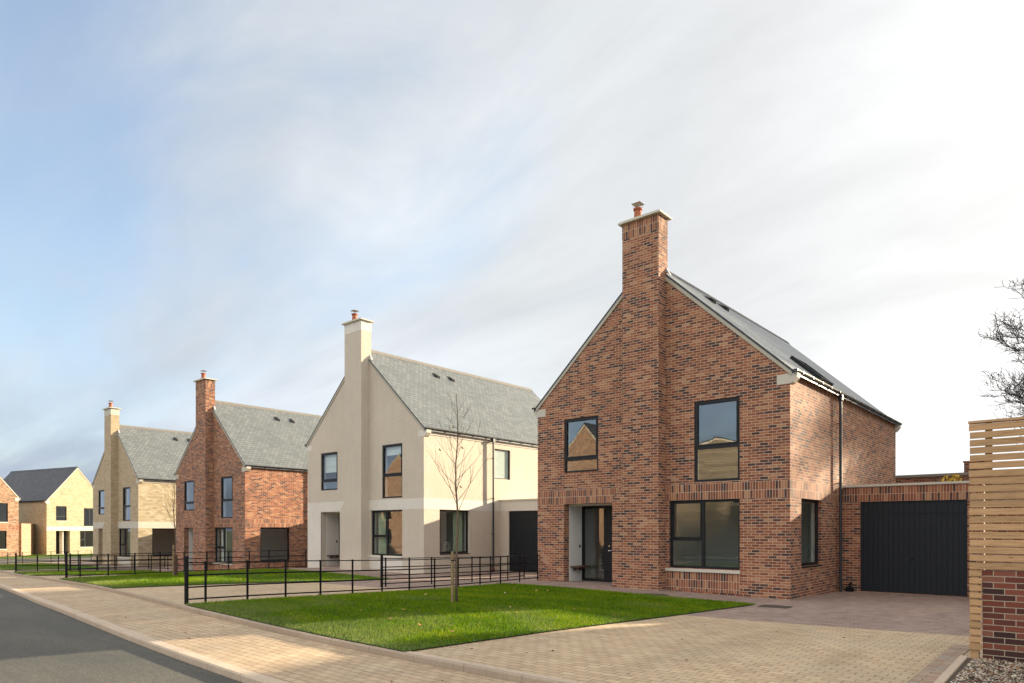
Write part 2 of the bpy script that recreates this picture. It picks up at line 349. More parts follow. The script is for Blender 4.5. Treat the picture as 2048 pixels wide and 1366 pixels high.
def asphalt_mat():
    m, nt, b = new_mat('asphalt'); g = G(nt); p = g.obj()
    c = g.ramp(g.noise(p, 140, 3, .7), [(.3, (.050, .049, .043)), (.55, (.098, .095, .082)), (.75, (.18, .17, .147))])
    c = g.mix(.8, c, g.ramp(g.noise(g.map(p, (.35, 1, 1)), .7, 4, .6, .5), [(.3, (.62, .66, .66)), (.7, (1.25, 1.18, 1.05))]), 'MULTIPLY')
    vo = g.N('ShaderNodeTexVoronoi'); vo.inputs['Scale'].default_value = 55; g.L(p, vo.inputs[0])
    c = g.mix(.55, c, g.ramp(vo.outputs['Color'], [(.2, (.55, .55, .55)), (.5, (.95, .95, .95)), (.85, (1.6, 1.55, 1.45))]), 'MULTIPLY')
    c = g.mix(g.ramp(g.noise(g.map(p, (.12, 2.2, 1)), 1.1, 4, .6, .3), [(.52, (0, 0, 0)), (.68, (.5, .5, .5))]), c, (.055, .055, .05))
    g.L(c, b.inputs['Base Color']); b.inputs['Roughness'].default_value = .88
    g.bump(g.noise(p, 120, 2), .5, .004, b)
asphalt_mat()
def ground_mat():
    m, nt, b = new_mat('rough_ground'); g = G(nt); p = g.obj()
    c = g.ramp(g.noise(p, 1.2, 6, .7), [(.3, (.05, .07, .02)), (.6, (.09, .11, .035)), (.8, (.14, .13, .06))])
    g.L(c, b.inputs['Base Color']); b.inputs['Roughness'].default_value = 1
ground_mat()
def turf_mat():
    m, nt, b = new_mat('turf'); g = G(nt); p = g.obj()
    c = g.ramp(g.noise(p, 22, 5, .7), [(.3, (.020, .060, .004)), (.55, (.040, .105, .006)), (.8, (.080, .15, .012))])
    g.L(c, b.inputs['Base Color']); b.inputs['Roughness'].default_value = .9
    g.bump(g.noise(p, 60, 3), 1, .03, b)
    m, nt, b = new_mat('grass_blades'); g = G(nt); p = g.obj()
    at = g.N('ShaderNodeAttribute'); at.attribute_name = 'tone'
    c = g.ramp(at.outputs['Fac'], [(0, (.065, .14, .003)), (.45, (.15, .265, .006)), (.8, (.28, .37, .010)), (1, (.40, .40, .05))])
    c = g.mix(.75, c, g.ramp(g.noise(g.map(p, (.6, 1.3, 1)), 1.0, 5, .65), [(.3, (.48, .62, .5)), (.5, (.95, .97, .9)), (.66, (1.65, 1.26, 1.05))]), 'MULTIPLY')
    # thin dry turf beside the kerb edging (y about -12) and in worn spots
    at2 = g.N('ShaderNodeAttribute'); at2.attribute_name = 'dry'
    c = g.mix(at2.outputs['Fac'], c, (.27, .30, .11))
    g.L(c, b.inputs['Base Color']); b.inputs['Roughness'].default_value = .55
    b.inputs['Specular IOR Level'].default_value = .06
    t = g.N('ShaderNodeBsdfTranslucent'); g.L(c, t.inputs[0])
    mx = g.N('ShaderNodeMixShader'); mx.inputs[0].default_value = .35; g.L(b.outputs[0], mx.inputs[1]); g.L(t.outputs[0], mx.inputs[2])
    g.L(mx.outputs[0], nt.nodes['Material Output'].inputs[0])
turf_mat()
def tone_mat(name, stops, rough=.8):
    m, nt, b = new_mat(name); g = G(nt)
    at = g.N('ShaderNodeAttribute'); at.attribute_name = 'tone'
    g.L(g.ramp(at.outputs['Fac'], stops), b.inputs['Base Color']); b.inputs['Roughness'].default_value = rough
tone_mat('stone_chips', [(0, (.26, .18, .12)), (.4, (.50, .39, .28)), (.75, (.66, .56, .42)), (1, (.82, .75, .62))])
tone_mat('dead_leaves', [(0, (.05, .02, .015)), (.5, (.13, .05, .03)), (.8, (.24, .11, .05)), (1, (.42, .22, .07))])
tone_mat('lawn_leaves', [(0, (.12, .05, .02)), (.5, (.34, .16, .06)), (.8, (.55, .27, .08)), (1, (.55, .42, .25))])
tone_mat('yellow_leaves', [(0, (.45, .28, .02)), (1, (.7, .5, .04))], .5)
def bark_mat(name, a, b_):
    m, nt, b = new_mat(name); g = G(nt); p = g.obj()
    n = g.noise(g.map(p, (1, 1, .25)), 40, 5, .7)
    g.L(g.ramp(n, [(.3, a), (.7, b_)]), b.inputs['Base Color']); b.inputs['Roughness'].default_value = .9; g.bump(n, .6, .005, b)
bark_mat('sapling_bark', (.085, .05, .033), (.23, .15, .095))
bark_mat('dark_bark', (.03, .024, .02), (.075, .06, .048))

# ---------------------------------------------------------------- mesh helpers
def tag(o, label=None, cat=None, group=None, kind=None):
    if label: o['label'] = label
    if cat: o['category'] = cat
    if group: o['group'] = group
    if kind: o['kind'] = kind
    return o
def empty(name, loc, rz=0.0, label=None, cat=None, group=None):
    o = bpy.data.objects.new(name, None); COL.objects.link(o); o.location = loc; o.rotation_euler = (0, 0, rz)
    o.empty_display_size = .2
    return tag(o, label, cat, group)
class MB:
    def __init__(s): s.v = []; s.f = []; s.m = []; s.uv = {}
    def quad(s, pts, mi=0, uvs=None):
        n = len(s.v); s.v += [tuple(p) for p in pts]; s.f.append(tuple(range(n, n + len(pts)))); s.m.append(mi)
        if uvs: s.uv[len(s.f) - 1] = uvs
        return s
    def box(s, x0, x1, y0, y1, z0, z1, mi=0, skip=''):
        x0, x1 = min(x0, x1), max(x0, x1); y0, y1 = min(y0, y1), max(y0, y1); z0, z1 = min(z0, z1), max(z0, z1)
        n = len(s.v); s.v += [(x0, y0, z0), (x1, y0, z0), (x1, y1, z0), (x0, y1, z0), (x0, y0, z1), (x1, y0, z1), (x1, y1, z1), (x0, y1, z1)]
        for k, f in (('b', (0, 3, 2, 1)), ('t', (4, 5, 6, 7)), ('f', (0, 1, 5, 4)), ('k', (2, 3, 7, 6)), ('l', (3, 0, 4, 7)), ('r', (1, 2, 6, 5))):
            if k in skip: continue
            s.f.append(tuple(n + i for i in f)); s.m.append(mi)
        return s
    def prism(s, poly, y0, y1, mi=0, axis='y'):       # poly: list of (a, z), counter-clockwise seen from the front (-y)
        n = len(s.v); k = len(poly)
        if axis == 'y': s.v += [(a, y0, z) for a, z in poly] + [(a, y1, z) for a, z in poly]
        elif axis == 'x': s.v += [(y0, a, z) for a, z in poly] + [(y1, a, z) for a, z in poly]
        else: s.v += [(a, z, y0) for a, z in poly] + [(a, z, y1) for a, z in poly]
        s.f.append(tuple(range(n, n + k))); s.m.append(mi)
        s.f.append(tuple(range(n + 2 * k - 1, n + k - 1, -1))); s.m.append(mi)
        for i in range(k):
            j = (i + 1) % k; s.f.append((n + i, n + k + i, n + k + j, n + j)); s.m.append(mi)
        return s
    def tube(s, pts, rad, seg=8, mi=0, caps=True):
        pts = [Vector(p) for p in pts]; n0 = len(s.v); rads = rad if isinstance(rad, (list, tuple)) else [rad] * len(pts)
        up = None
        for i, p in enumerate(pts):
            d = (pts[min(i + 1, len(pts) - 1)] - pts[max(i - 1, 0)]).normalized()
            if up is None:
                up = Vector((0, 0, 1)) if abs(d.z) < .9 else Vector((1, 0, 0))
            a = d.cross(up).normalized(); c = a.cross(d).normalized(); up = c
            for k in range(seg):
                t = 2 * math.pi * k / seg
                s.v.append(tuple(p + (a * math.cos(t) + c * math.sin(t)) * rads[i]))
        for i in range(len(pts) - 1):
            for k in range(seg):
                a0 = n0 + i * seg + k; a1 = n0 + i * seg + (k + 1) % seg
                s.f.append((a0, a1, a1 + seg, a0 + seg)); s.m.append(mi)
        if caps:
            s.f.append(tuple(range(n0 + seg - 1, n0 - 1, -1))); s.m.append(mi)
            e = n0 + (len(pts) - 1) * seg; s.f.append(tuple(range(e, e + seg))); s.m.append(mi)
        return s
    def build(s, name, mats, parent=None, smooth=False, uvo=0.0):
        me = bpy.data.meshes.new(name); me.from_pydata(s.v, [], s.f)
        if not isinstance(mats, (list, tuple)): mats = [mats]
        for m in mats: me.materials.append(MATS[m])
        me.polygons.foreach_set('material_index', s.m)
        me.update()
        ul = me.uv_layers.new(name='UVMap'); co = me.vertices
        for p in me.polygons:
            n = p.normal; ax = max(range(3), key=lambda i: abs(n[i]))
            pre = s.uv.get(p.index)
            for q, li in enumerate(p.loop_indices):
                if pre: ul.data[li].uv = pre[q]; continue
                v = co[me.loops[li].vertex_index].co
                ul.data[li].uv = ((v.y, v.z - uvo) if ax == 0 else (v.x, v.z - uvo) if ax == 1 else (v.x, v.y))
        if smooth:
            for p in me.polygons: p.use_smooth = True
        o = bpy.data.objects.new(name, me); COL.objects.link(o)
        if parent is not None: o.parent = parent
        return o
def np_mesh(name, V, F, mats, parent=None, attrs=None, midx=None):
    V = np.asarray(V, np.float32); F = np.asarray(F, np.int32); k = F.shape[1]
    me = bpy.data.meshes.new(name)
    me.vertices.add(len(V)); me.vertices.foreach_set('co', V.ravel())
    me.loops.add(F.size); me.loops.foreach_set('vertex_index', F.ravel())
    me.polygons.add(len(F)); me.polygons.foreach_set('loop_start', np.arange(0, F.size, k, dtype=np.int32))
    me.polygons.foreach_set('loop_total', np.full(len(F), k, np.int32))
    for m in mats: me.materials.append(MATS[m])
    if midx is not None: me.polygons.foreach_set('material_index', np.asarray(midx, np.int32))
    me.update(calc_edges=True)
    if attrs:
        for nm, vals in attrs.items():
            a = me.attributes.new(nm, 'FLOAT', 'POINT'); a.data.foreach_set('value', np.asarray(vals, np.float32))
    me.validate()
    o = bpy.data.objects.new(name, me); COL.objects.link(o)
    if parent is not None: o.parent = parent
    return o
def sheet(name, edge0, edge1, off, mat, nu=60, nv=20, kind='structure'):
    """ground sheet between two polylines edge0/edge1 (functions of t in 0..1 -> (x,y)), following the terrain"""
    t = np.linspace(0, 1, nu + 1); s = np.linspace(0, 1, nv + 1)
    A = np.array([edge0(q) for q in t]); B = np.array([edge1(q) for q in t])
    P = A[:, None] * (1 - s)[None, :, None] + B[:, None] * s[None, :, None]
    offv = off if np.isscalar(off) else (off[0] * (1 - s) + off[1] * s)[None, :]
    Z = H(P[..., 0], P[..., 1]) + offv
    V = np.concatenate([P, Z[..., None]], -1).reshape(-1, 3)
    i = np.arange(nu)[:, None] * (nv + 1) + np.arange(nv)[None]; i = i.ravel()
    F = np.stack([i, i + nv + 1, i + nv + 2, i + 1], -1)
    # face up
    c = np.cross(V[F[0, 1]] - V[F[0, 0]], V[F[0, 3]] - V[F[0, 0]])
    if c[2] < 0: F = F[:, ::-1]
    o = np_mesh(name, V, F, [mat]); me = o.data
    ul = me.uv_layers.new(name='UVMap'); uv = V[F.ravel()][:, :2].astype(np.float32); ul.data.foreach_set('uv', uv.ravel())
    for p in me.polygons: p.use_smooth = True
    return tag(o, kind=kind)
def pl(pts):
    pts = np.array(pts, float); d = np.r_[0, np.cumsum(np.hypot(*np.diff(pts, axis=0).T))]; d /= d[-1]
    return lambda t: (float(np.interp(t, d, pts[:, 0])), float(np.interp(t, d, pts[:, 1])))

# ---------------------------------------------------------------- ground, road, pavements
KX = np.array([-90, -60, -42.5, -35.2, -21.5, -16.3, -12.4, -7.8, -3.4, 1.5, 6, 30.])
KY = np.array([-1.5, -5.2, -7.45, -8.5, -10.3, -10.75, -11.3, -11.98, -12.2, -12.18, -12.2, -12.3])
RX = np.array([-90, -60, -42, -21.4, -15.9, -13.4, -8, -4.8, -1.3, 3, 30.])
RY = np.array([-3.4, -7.0, -9.3, -12.05, -12.75, -13.1, -13.72, -13.97, -14.12, -14.15, -14.2])
def smooth_curve(X, Y):
    xs = np.linspace(X[0], X[-1], 600); ys = np.interp(xs, X, Y)
    k = np.hanning(25); k /= k.sum(); yp = np.convolve(np.pad(ys, 12, mode='edge'), k, 'valid')
    return lambda x: np.interp(x, xs, yp)
kyf, ryf = smooth_curve(KX, KY), smooth_curve(RX, RY)
def kerb_y(x): return float(kyf(x))
def road_y(x): return float(ryf(x))
X0, X1 = -72.0, 22.0
def ex(f, dy=0): return lambda t: (X0 + (X1 - X0) * t, f(X0 + (X1 - X0) * t) + dy)

def base_ground():
    xs = np.r_[-900, -400, -200, -120, np.arange(-92, 31, 1.5), 50, 100, 250, 700]
    ys = np.r_[-700, -250, -100, -50, np.arange(-26, 40, 1.5), 60, 100, 200, 500, 900]
    X, Y = np.meshgrid(xs, ys, indexing='ij'); Z = H(X, Y) - .22
    V = np.stack([X, Y, Z], -1).reshape(-1, 3); ny = len(ys)
    i = (np.arange(len(xs) - 1)[:, None] * ny + np.arange(ny - 1)[None]).ravel()
    tag(np_mesh('ground', V, np.stack([i, i + ny, i + ny + 1, i + 1], -1), ['rough_ground']), kind='structure')
base_ground()
sheet('road', ex(lambda x: -20.2), ex(road_y, -.02), -.165, 'asphalt', 140, 12)
sheet('footway', ex(road_y, .17), ex(kerb_y, -.055), -.085, 'buff_pavers', 140, 8)
sheet('far_footway', ex(lambda x: -22.5), ex(lambda x: -20.3), -.05, 'buff_pavers', 60, 4)
sheet('verge', ex(lambda x: -27.5), ex(lambda x: -22.5), -.04, 'turf', 60, 4)
def kerb(name, f, y0, y1, ztop, zbot, mat, xa, xb, seg=.915, gap=.006):
    """a run of kerb stones as one structure mesh: top face, street face, garden face, joints between stones"""
    mb = MB(); x = xa
    while x < xb:
        x2 = x + seg - gap
        for (a, c) in ((x, (x + x2) / 2), ((x + x2) / 2, x2)):
            P = []
            for xx in (a, c):
                y = f(xx); g0 = h1(xx, y); P.append((xx, y, g0))
            (xa_, ya, za), (xc, yc, zc) = P
            bv = .018
            prof = [(y0, zbot), (y0, ztop - bv), (y0 + bv, ztop), (y1, ztop), (y1, zbot)]
            A = [(xa_, ya + p, za + q) for p, q in prof]; B = [(xc, yc + p, zc + q) for p, q in prof]
            for i in range(4): mb.quad([A[i], B[i], B[i + 1], A[i + 1]])
            if a == x: mb.quad(A[::-1])
            else: mb.quad(B)
        x += seg
    return tag(mb.build(name, mat), kind='structure')
kerb('road_kerb', road_y, 0, .165, -.080, -.22, 'kerb_concrete', -72, 14)
kerb('garden_kerb', kerb_y, -.05, .0, .004, -.2, 'edging_concrete', -72, 14)
kerb('edging_strip', kerb_y, .002, .11, .001, -.1, 'kerb_concrete', -8.0 + 7.1, 12, .6, .004)

LOTS = [(0.0, 0.0), (-14.65, .5), (-28.13, 0.0), (-41.88, -.13)]     # near right corner of each house front
PAVE_Y = -5.3
sheet('driveway', ex(kerb_y, .0), ex(lambda x: PAVE_Y), -.010, 'buff_drive_pavers', 160, 10)
sheet('forecourt', ex(lambda x: PAVE_Y), ex(lambda x: 12.5), -.010, 'mauve_pavers', 160, 24)
sheet('side_road', pl([(-69, -25), (-69, 35)]), pl([(-60.5, -25), (-60.5, 35)]), .02, 'asphalt', 20, 8)

def in_poly(x, y, poly):
    c = np.zeros(x.shape, bool); n = len(poly)
    for i in range(n):
        x1, y1 = poly[i]; x2, y2 = poly[(i + 1) % n]
        m = ((y1 > y) != (y2 > y)) & (x < (x2 - x1) * (y - y1) / (y2 - y1 + 1e-12) + x1); c ^= m
    return c
def lawn(poly_near, poly_far, nblades, hgt, idx):
    """turf bed between two polylines plus its grass"""
    e0, e1 = pl(poly_near), pl(poly_far)
    t = np.linspace(0, 1, 41); s = np.linspace(0, 1, 41)
    A = np.array([e0(q) for q in t]); B = np.array([e1(q) for q in t])
    P = A[:, None] * (1 - s)[None, :, None] + B[:, None] * s[None, :, None]
    def mound(T, Sx): return .035 + .05 * np.sin(np.pi * T) ** .6 * np.sin(np.pi * Sx) ** .6
    Z = H(P[..., 0], P[..., 1]) + mound(t[:, None], s[None]) - .025
    V = np.concatenate([P, Z[..., None]], -1).reshape(-1, 3); i = (np.arange(40)[:, None] * 41 + np.arange(40)[None]).ravel()
    F = np.stack([i, i + 41, i + 42, i + 1], -1)
    if np.cross(V[F[0, 1]] - V[F[0, 0]], V[F[0, 3]] - V[F[0, 0]])[2] < 0: F = F[:, ::-1]
    tag(np_mesh('turf', V, F, ['turf']), kind='structure')
    T = rng.random(nblades) * 1.014 - .007; Sx = rng.random(nblades) * 1.014 - .007
    a = np.array([np.interp(T, t, A[:, 0]), np.interp(T, t, A[:, 1])]).T; b = np.array([np.interp(T, t, B[:, 0]), np.interp(T, t, B[:, 1])]).T
    p = a * (1 - Sx)[:, None] + b * Sx[:, None]
    z = np.zeros(nblades)
    for k in range(0, nblades, 20000): z[k:k + 20000] = H(p[k:k + 20000, 0], p[k:k + 20000, 1])
    z += mound(T, Sx) - .03
    ang = rng.random(nblades) * 2 * np.pi; hh = hgt * (.5 + 1.2 * rng.random(nblades) ** 1.6); w = .004 + .005 * rng.random(nblades)
    lean = (rng.random((nblades, 2)) - .5) * hh[:, None] * 1.3
    dx = np.cos(ang) * w; dy = np.sin(ang) * w
    base = np.c_[p, z]
    v0 = base + np.c_[-dx, -dy, np.zeros(nblades)]; v1 = base + np.c_[dx, dy, np.zeros(nblades)]; v2 = base + np.c_[lean, hh]
    V = np.stack([v0, v1, v2], 1).reshape(-1, 3); F = np.arange(nblades * 3).reshape(-1, 3)
    tone = np.repeat(np.clip(rng.normal(.42, .24, nblades), 0, 1), 3)
    d = p[:, 1] - np.array(kyf(p[:, 0]))
    dry = np.clip(1.0 - d / (1.5 + .9 * np.sin(p[:, 0] * 1.7) + .5 * np.sin(p[:, 0] * 5.1)), 0, 1) * .8 * (rng.random(nblades) < .8)
    pt = np.sin(p[:, 0] * 1.1 + 2.0 * np.sin(p[:, 1] * .7)) * np.sin(p[:, 1] * 1.6 + 1.5 * np.sin(p[:, 0] * .9 + 1))
    dry = np.maximum(dry, (rng.random(nblades) < np.clip((pt - .35) * .9, .05, .55)) * .6)
    tag(np_mesh('grass', V, F, ['grass_blades'], attrs={'tone': tone, 'dry': np.repeat(dry, 3)}), kind='stuff')
def lot_lawn(x0, y0, w_right, top, n, hgt, idx, w_left=-8.05):
    xl, xr = x0 + w_left, x0 + w_right[0]
    near = [(x, kerb_y(x) + .02) for x in np.linspace(xl, xr, 12)]
    far = [(x, y0 + top) for x in np.linspace(xl - .1, x0 + w_right[1], 12)]
    lawn(near, far, n, hgt, idx)
lot_lawn(0, 0, (-.88, -.10), -2.02, 230000, .036, 0)
lot_lawn(-14.65, 0, (-.1, 1.1), -2.06, 60000, .05, 1, -7.5)
lot_lawn(-28.13, 0, (-.1, 1.0), -1.9, 26000, .06, 2, -7.6)
lot_lawn(-41.88, 0, (-.1, 1.0), -1.9, 14000, .06, 3, -14.0)
lawn([(-78, -8), (-72, -8), (-70.5, -6)], [(-84, 16), (-76, 16), (-70.5, 16)], 9000, .09, 4)

# ---------------------------------------------------------------- windows, doors, houses
def rect_frame(mb, x0, x1, z0, z1, y0, y1, w, mi=0):
    mb.box(x0, x1, y0, y1, z0, z0 + w, mi); mb.box(x0, x1, y0, y1, z1 - w, z1, mi)
    mb.box(x0, x0 + w, y0, y1, z0 + w, z1 - w, mi); mb.box(x1 - w, x1, y0, y1, z0 + w, z1 - w, mi)
def orient(o, side):
    """windows are built in the front plane (facing -y); the side ones face +x"""
    if side: o.rotation_euler = (0, 0, R(90))
def window(parent, x0, x1, z0, z1, yoff=.05, transom=None, mull=None, bar=None, side=False, glass='window_glass', fw=.065, label=None, curtain=None, blind=None, frame='window_aluminium', depth=.07):
    """x0..x1 along the wall; yoff = how deep the frame sits. Returns the window object."""
    mb = MB(); f0, f1 = yoff, yoff + depth
    rect_frame(mb, x0, x1, z0, z1, f0, f1, fw)
    panes = []
    xs0, xs1, zs0, zs1 = x0 + fw, x1 - fw, z0 + fw, z1 - fw
    if transom is not None:
        mb.box(xs0, xs1, f0 + .003, f1 - .003, transom - .05, transom + .05)
        # the opening sash above stands a little proud
        rect_frame(mb, xs0, xs1, transom + .05, zs1, f0 - .014, f1 - .01, .035)
        panes += [(xs0, xs1, zs0, transom - .05), (xs0 + .035, xs1 - .035, transom + .085, zs1 - .035)]
    elif mull is not None:
        mb.box(mull - .045, mull + .045, f0 + .003, f1 - .003, zs0, zs1)
        if bar is not None:
            mb.box(xs0, mull - .045, f0 + .006, f1 - .006, bar - .04, bar + .04)
            rect_frame(mb, xs0, mull - .045, bar + .04, zs1, f0 - .012, f1 - .012, .03)
            panes += [(xs0, mull - .045, zs0, bar - .04), (xs0 + .03, mull - .075, bar + .07, zs1 - .03)]
        else: panes += [(xs0, mull - .045, zs0, zs1)]
        panes += [(mull + .045, xs1, zs0, zs1)]
    else: panes += [(xs0, xs1, zs0, zs1)]
    w = mb.build('window', frame, parent); orient(w, side)
    if label: w['label'] = label
    for (a, b, c, d) in panes:
        g = MB(); g.quad([(a - .004, yoff + .035, c - .004), (b + .004, yoff + .035, c - .004), (b + .004, yoff + .035, d + .004), (a - .004, yoff + .035, d + .004)])
        g.build('pane', glass, w)
    if blind:
        bb = MB(); n = 6; hb = (z1 - z0) * blind / n
        for i in range(n): bb.box(x0 + .12, x1 - .1, yoff + .14 - .012 * (i % 2), yoff + .15, z1 - .08 - hb * (i + 1), z1 - .08 - hb * i - .004)
        bb.build('blind', 'white_fabric', w)
    if curtain:
        for (ca, cb, cm) in curtain:
            cc = MB(); n = 24; pts = [(ca + (cb - ca) * i / n, yoff + .22 + .03 * math.sin(i * 2.1)) for i in range(n + 1)]
            for i in range(n): cc.quad([(pts[i][0], pts[i][1], z0 - .2), (pts[i + 1][0], pts[i + 1][1], z0 - .2), (pts[i + 1][0], pts[i + 1][1], z1 + .05), (pts[i][0], pts[i][1], z1 + .05)])
            cc.build('curtain', cm, w, smooth=True)
    return w
def panel_wall(mb, a0, a1, z0, z1, holes, place, thick, mi=0, inner=1, reveal=None):
    """wall rectangle with rectangular holes; place(a, depth, z) -> xyz"""
    rev = mi if reveal is None else reveal
    A = sorted({a0, a1, *[h[0] for h in holes], *[h[1] for h in holes]}); Z = sorted({z0, z1, *[h[2] for h in holes], *[h[3] for h in holes]})
    for i in range(len(A) - 1):
        for j in range(len(Z) - 1):
            ca, cz = (A[i] + A[i + 1]) / 2, (Z[j] + Z[j + 1]) / 2
            if any(h[0] < ca < h[1] and h[2] < cz < h[3] for h in holes): continue
            q = [(A[i], Z[j]), (A[i + 1], Z[j]), (A[i + 1], Z[j + 1]), (A[i], Z[j + 1])]
            mb.quad([place(a, 0, z) for a, z in q], mi)
            mb.quad([place(a, thick, z) for a, z in q[::-1]], inner)
    for (h0, h1_, h2, h3) in holes:
        rd = .275 if h2 < .1 else .14
        for (p, q) in (((h0, h2), (h0, h3)), ((h1_, h3), (h1_, h2)), ((h0, h3), (h1_, h3)), ((h1_, h2), (h0, h2))):
            mb.quad([place(p[0], 0, p[1]), place(q[0], 0, q[1]), place(q[0], rd, q[1]), place(p[0], rd, p[1])], rev)
            mb.quad([place(p[0], rd, p[1]), place(q[0], rd, q[1]), place(q[0], thick, q[1]), place(p[0], thick, p[1])], inner)

HW, HL = 8.36, 11.95                      # width and depth of the street's house type
EAVE, SL = 6.02, .924                     # roof surface height over the side wall, slope
def roof_parts(t, W_, L_, eave, sl, mat, ridge_mat='ridge_tile_clay', over=.14, verge='verge_cement', thick=.07, verge_over=.035):
    hw = W_ / 2; zr = eave + sl * hw
    mb = MB(); y0, y1 = -verge_over, L_ + verge_over
    slen = math.hypot(hw + over, sl * (hw + over))
    for sgn in (1, -1):
        xe = over if sgn == 1 else -W_ - over
        xm = -hw; ze = eave - sl * over
        top = [(xe, y0, ze), (xe, y1, ze), (xm, y1, zr), (xm, y0, zr)]
        uv = [(y0, 0), (y1, 0), (y1, slen), (y0, slen)]
        if sgn == -1: top = top[::-1]; uv = uv[::-1]
        mb.quad(top, 0, uv)
        mb.quad([(p[0], p[1], p[2] - thick) for p in top[::-1]], 1)
        mb.quad([(xe, y0, ze - thick), (xe, y1, ze - thick), (xe, y1, ze), (xe, y0, ze)] if sgn == 1 else [(xe, y1, ze - thick), (xe, y0, ze - thick), (xe, y0, ze), (xe, y1, ze)], 1)
        for yy in (y0, y1):
            mb.quad([(xe, yy, ze - thick), (xe, yy, ze), (xm, yy, zr), (xm, yy, zr - thick)], 1)
    rf = mb.build('roof', [mat, 'dark_slate_small'], t)
    # ridge tiles
    rb = MB(); y = y0 - .01
    while y < y1:
        y2 = min(y + .45, y1 + .01); c = -hw
        P = [(-.15, -.15 * sl + .012), (-.07, -.07 * sl + .05), (0, .055), (.07, -.07 * sl + .05), (.15, -.15 * sl + .012), (.1, -.1 * sl - .01), (-.1, -.1 * sl - .01)]
        rb.prism([(c + p, zr + q) for p, q in P][::-1], y, y2 - .008)
        y += .45
    rb.build('ridge', ridge_mat, rf)
    # verges: mortar-bedded edge below the slates on both gables
    for yy in (-.03, L_ + .002):
        vb = MB()
        for sgn in (1, -1):
            xe = .05 if sgn == 1 else -W_ - .05; xm = -hw; zt = thick + .002
            za = eave - sl * .05
            poly = [(xm, zr - zt), (xm, zr - zt - .13), (xe, za - zt - .11), (xe, za - zt)]
            if sgn == 1: poly = poly[::-1]
            vb.prism(poly[::-1], yy, yy + .028)
        vb.build('verge', verge, rf)
    return rf, zr
def house_shell(t, W_, L_, eave, sl, front_holes, side_holes, mw, ms, band=None, base=-.9, thick=.3, left_holes=()):
    zr = eave + sl * W_ / 2; T = .11
    mats = [mw, 'interior_plaster', ms]
    mb = MB(); zt = eave - .45
    panel_wall(mb, -W_, 0, base, zt, front_holes, lambda a, d, z: (a, d, z), thick, 0, 1)
    ze = eave - T
    mb.quad([(-W_, 0, zt), (0, 0, zt), (0, 0, ze), (-W_ / 2, 0, zr - T), (-W_, 0, ze)], 0)
    mb.quad([(-W_, thick, zt), (-W_, thick, ze), (-W_ / 2, thick, zr - T), (0, thick, ze), (0, thick, zt)], 1)
    fw = mb.build('wall', mats, t)
    mb = MB()
    panel_wall(mb, 0.0, L_, base, ze, side_holes, lambda a, d, z: (-d, a, z), thick, 0, 1)
    o = mb.build('wall', [ms, 'interior_plaster'], t)
    mb = MB()
    panel_wall(mb, 0.0, L_, base, ze, left_holes, lambda a, d, z: (-W_ + d, a, z), thick, 0, 1)
    mb.build('wall', [ms, 'interior_plaster'], t)
    mb = MB(); rh = [(-W_ + 1.2, -W_ / 2 - .4, .07, 2.35), (-W_ + 1.4, -W_ + 2.8, 3.6, 5.2), (-2.8, -1.4, 3.6, 5.2)]
    panel_wall(mb, -W_, 0, base, zt, [(a, b, c + .2 if c < 1 else c, min(d, zt - .1)) for a, b, c, d in rh], lambda a, d, z: (a, L_ - d, z), .25, 0, 1)
    mb.quad([(0, L_, zt), (-W_, L_, zt), (-W_, L_, ze), (-W_ / 2, L_, zr - T), (0, L_, ze)], 0)
    mb.build('wall', [mw, 'interior_plaster'], t)
    for (a, b, c, d) in rh:
        c = c + .2 if c < 1 else c; d = min(d, zt - .1)
        mb = MB(); rect_frame(mb, a, b, c, d, L_ - .13, L_ - .06, .06); mb.box((a + b) / 2 - .04, (a + b) / 2 + .04, L_ - .128, L_ - .062, c + .06, d - .06)
        w = mb.build('window', 'window_aluminium', t)
        mb = MB(); mb.quad([(a + .05, L_ - .1, c + .05), (b - .05, L_ - .1, c + .05), (b - .05, L_ - .1, d - .05), (a + .05, L_ - .1, d - .05)]); mb.build('pane', 'window_glass', w)
    # floors and a partition so that one looks into rooms
    fl = MB(); fl.box(-W_ + .01, -.01, .01, L_ - .01, -.02, .06, 0)
    fl.box(-W_ + thick + .002, -thick - .002, thick + .002, L_ - .01, 2.74, 2.98, 1)
    fl.box(-W_ + thick + .002, -thick - .002, thick + .002, L_ - .01, 5.72, 5.78, 1)
    fl.box(-W_ + .31, -.31, 4.4, 4.5, .062, 2.738, 1); fl.box(-W_ + .31, -.31, 4.4, 4.5, 2.982, 5.718, 1)
    fl.box(-4.25, -4.15, .32, 4.39, 2.982, 5.718, 1)
    fl.box(-4.65, -4.55, .32, 4.39, .062, 2.738, 1)
    fl.build('room', ['interior_floor', 'interior_plaster'], t)

def gutter(t, y0, y1, x, z, side=1):
    mb = MB(); n = 7; r = .062
    out = [(x + side * r * math.cos(math.pi + math.pi * i / (n - 1)), z + r * math.sin(math.pi + math.pi * i / (n - 1))) for i in range(n)]
    inn = [(x + side * (r - .006) * math.cos(math.pi + math.pi * i / (n - 1)), z + .001 + (r - .006) * math.sin(math.pi + math.pi * i / (n - 1))) for i in range(n)]
    prof = out + inn[::-1]
    for i in range(len(prof)):
        j = (i + 1) % len(prof)
        mb.quad([(prof[i][0], y0, prof[i][1]), (prof[j][0], y0, prof[j][1]), (prof[j][0], y1, prof[j][1]), (prof[i][0], y1, prof[i][1])])
    for yy in (y0, y1): mb.prism([(x - r, z - r), (x + r, z - r), (x + r, z + .004), (x - r, z + .004)], yy - .006, yy + .006)
    y = y0 + .45
    while y < y1:
        mb.prism([(x - r - .003, z - r - .003), (x + r + .003, z - r - .003), (x + r + .003, z + .004), (x - r - .003, z + .004)], y, y + .018); y += .82
    return mb.build('gutter', 'gutter_grey', t)

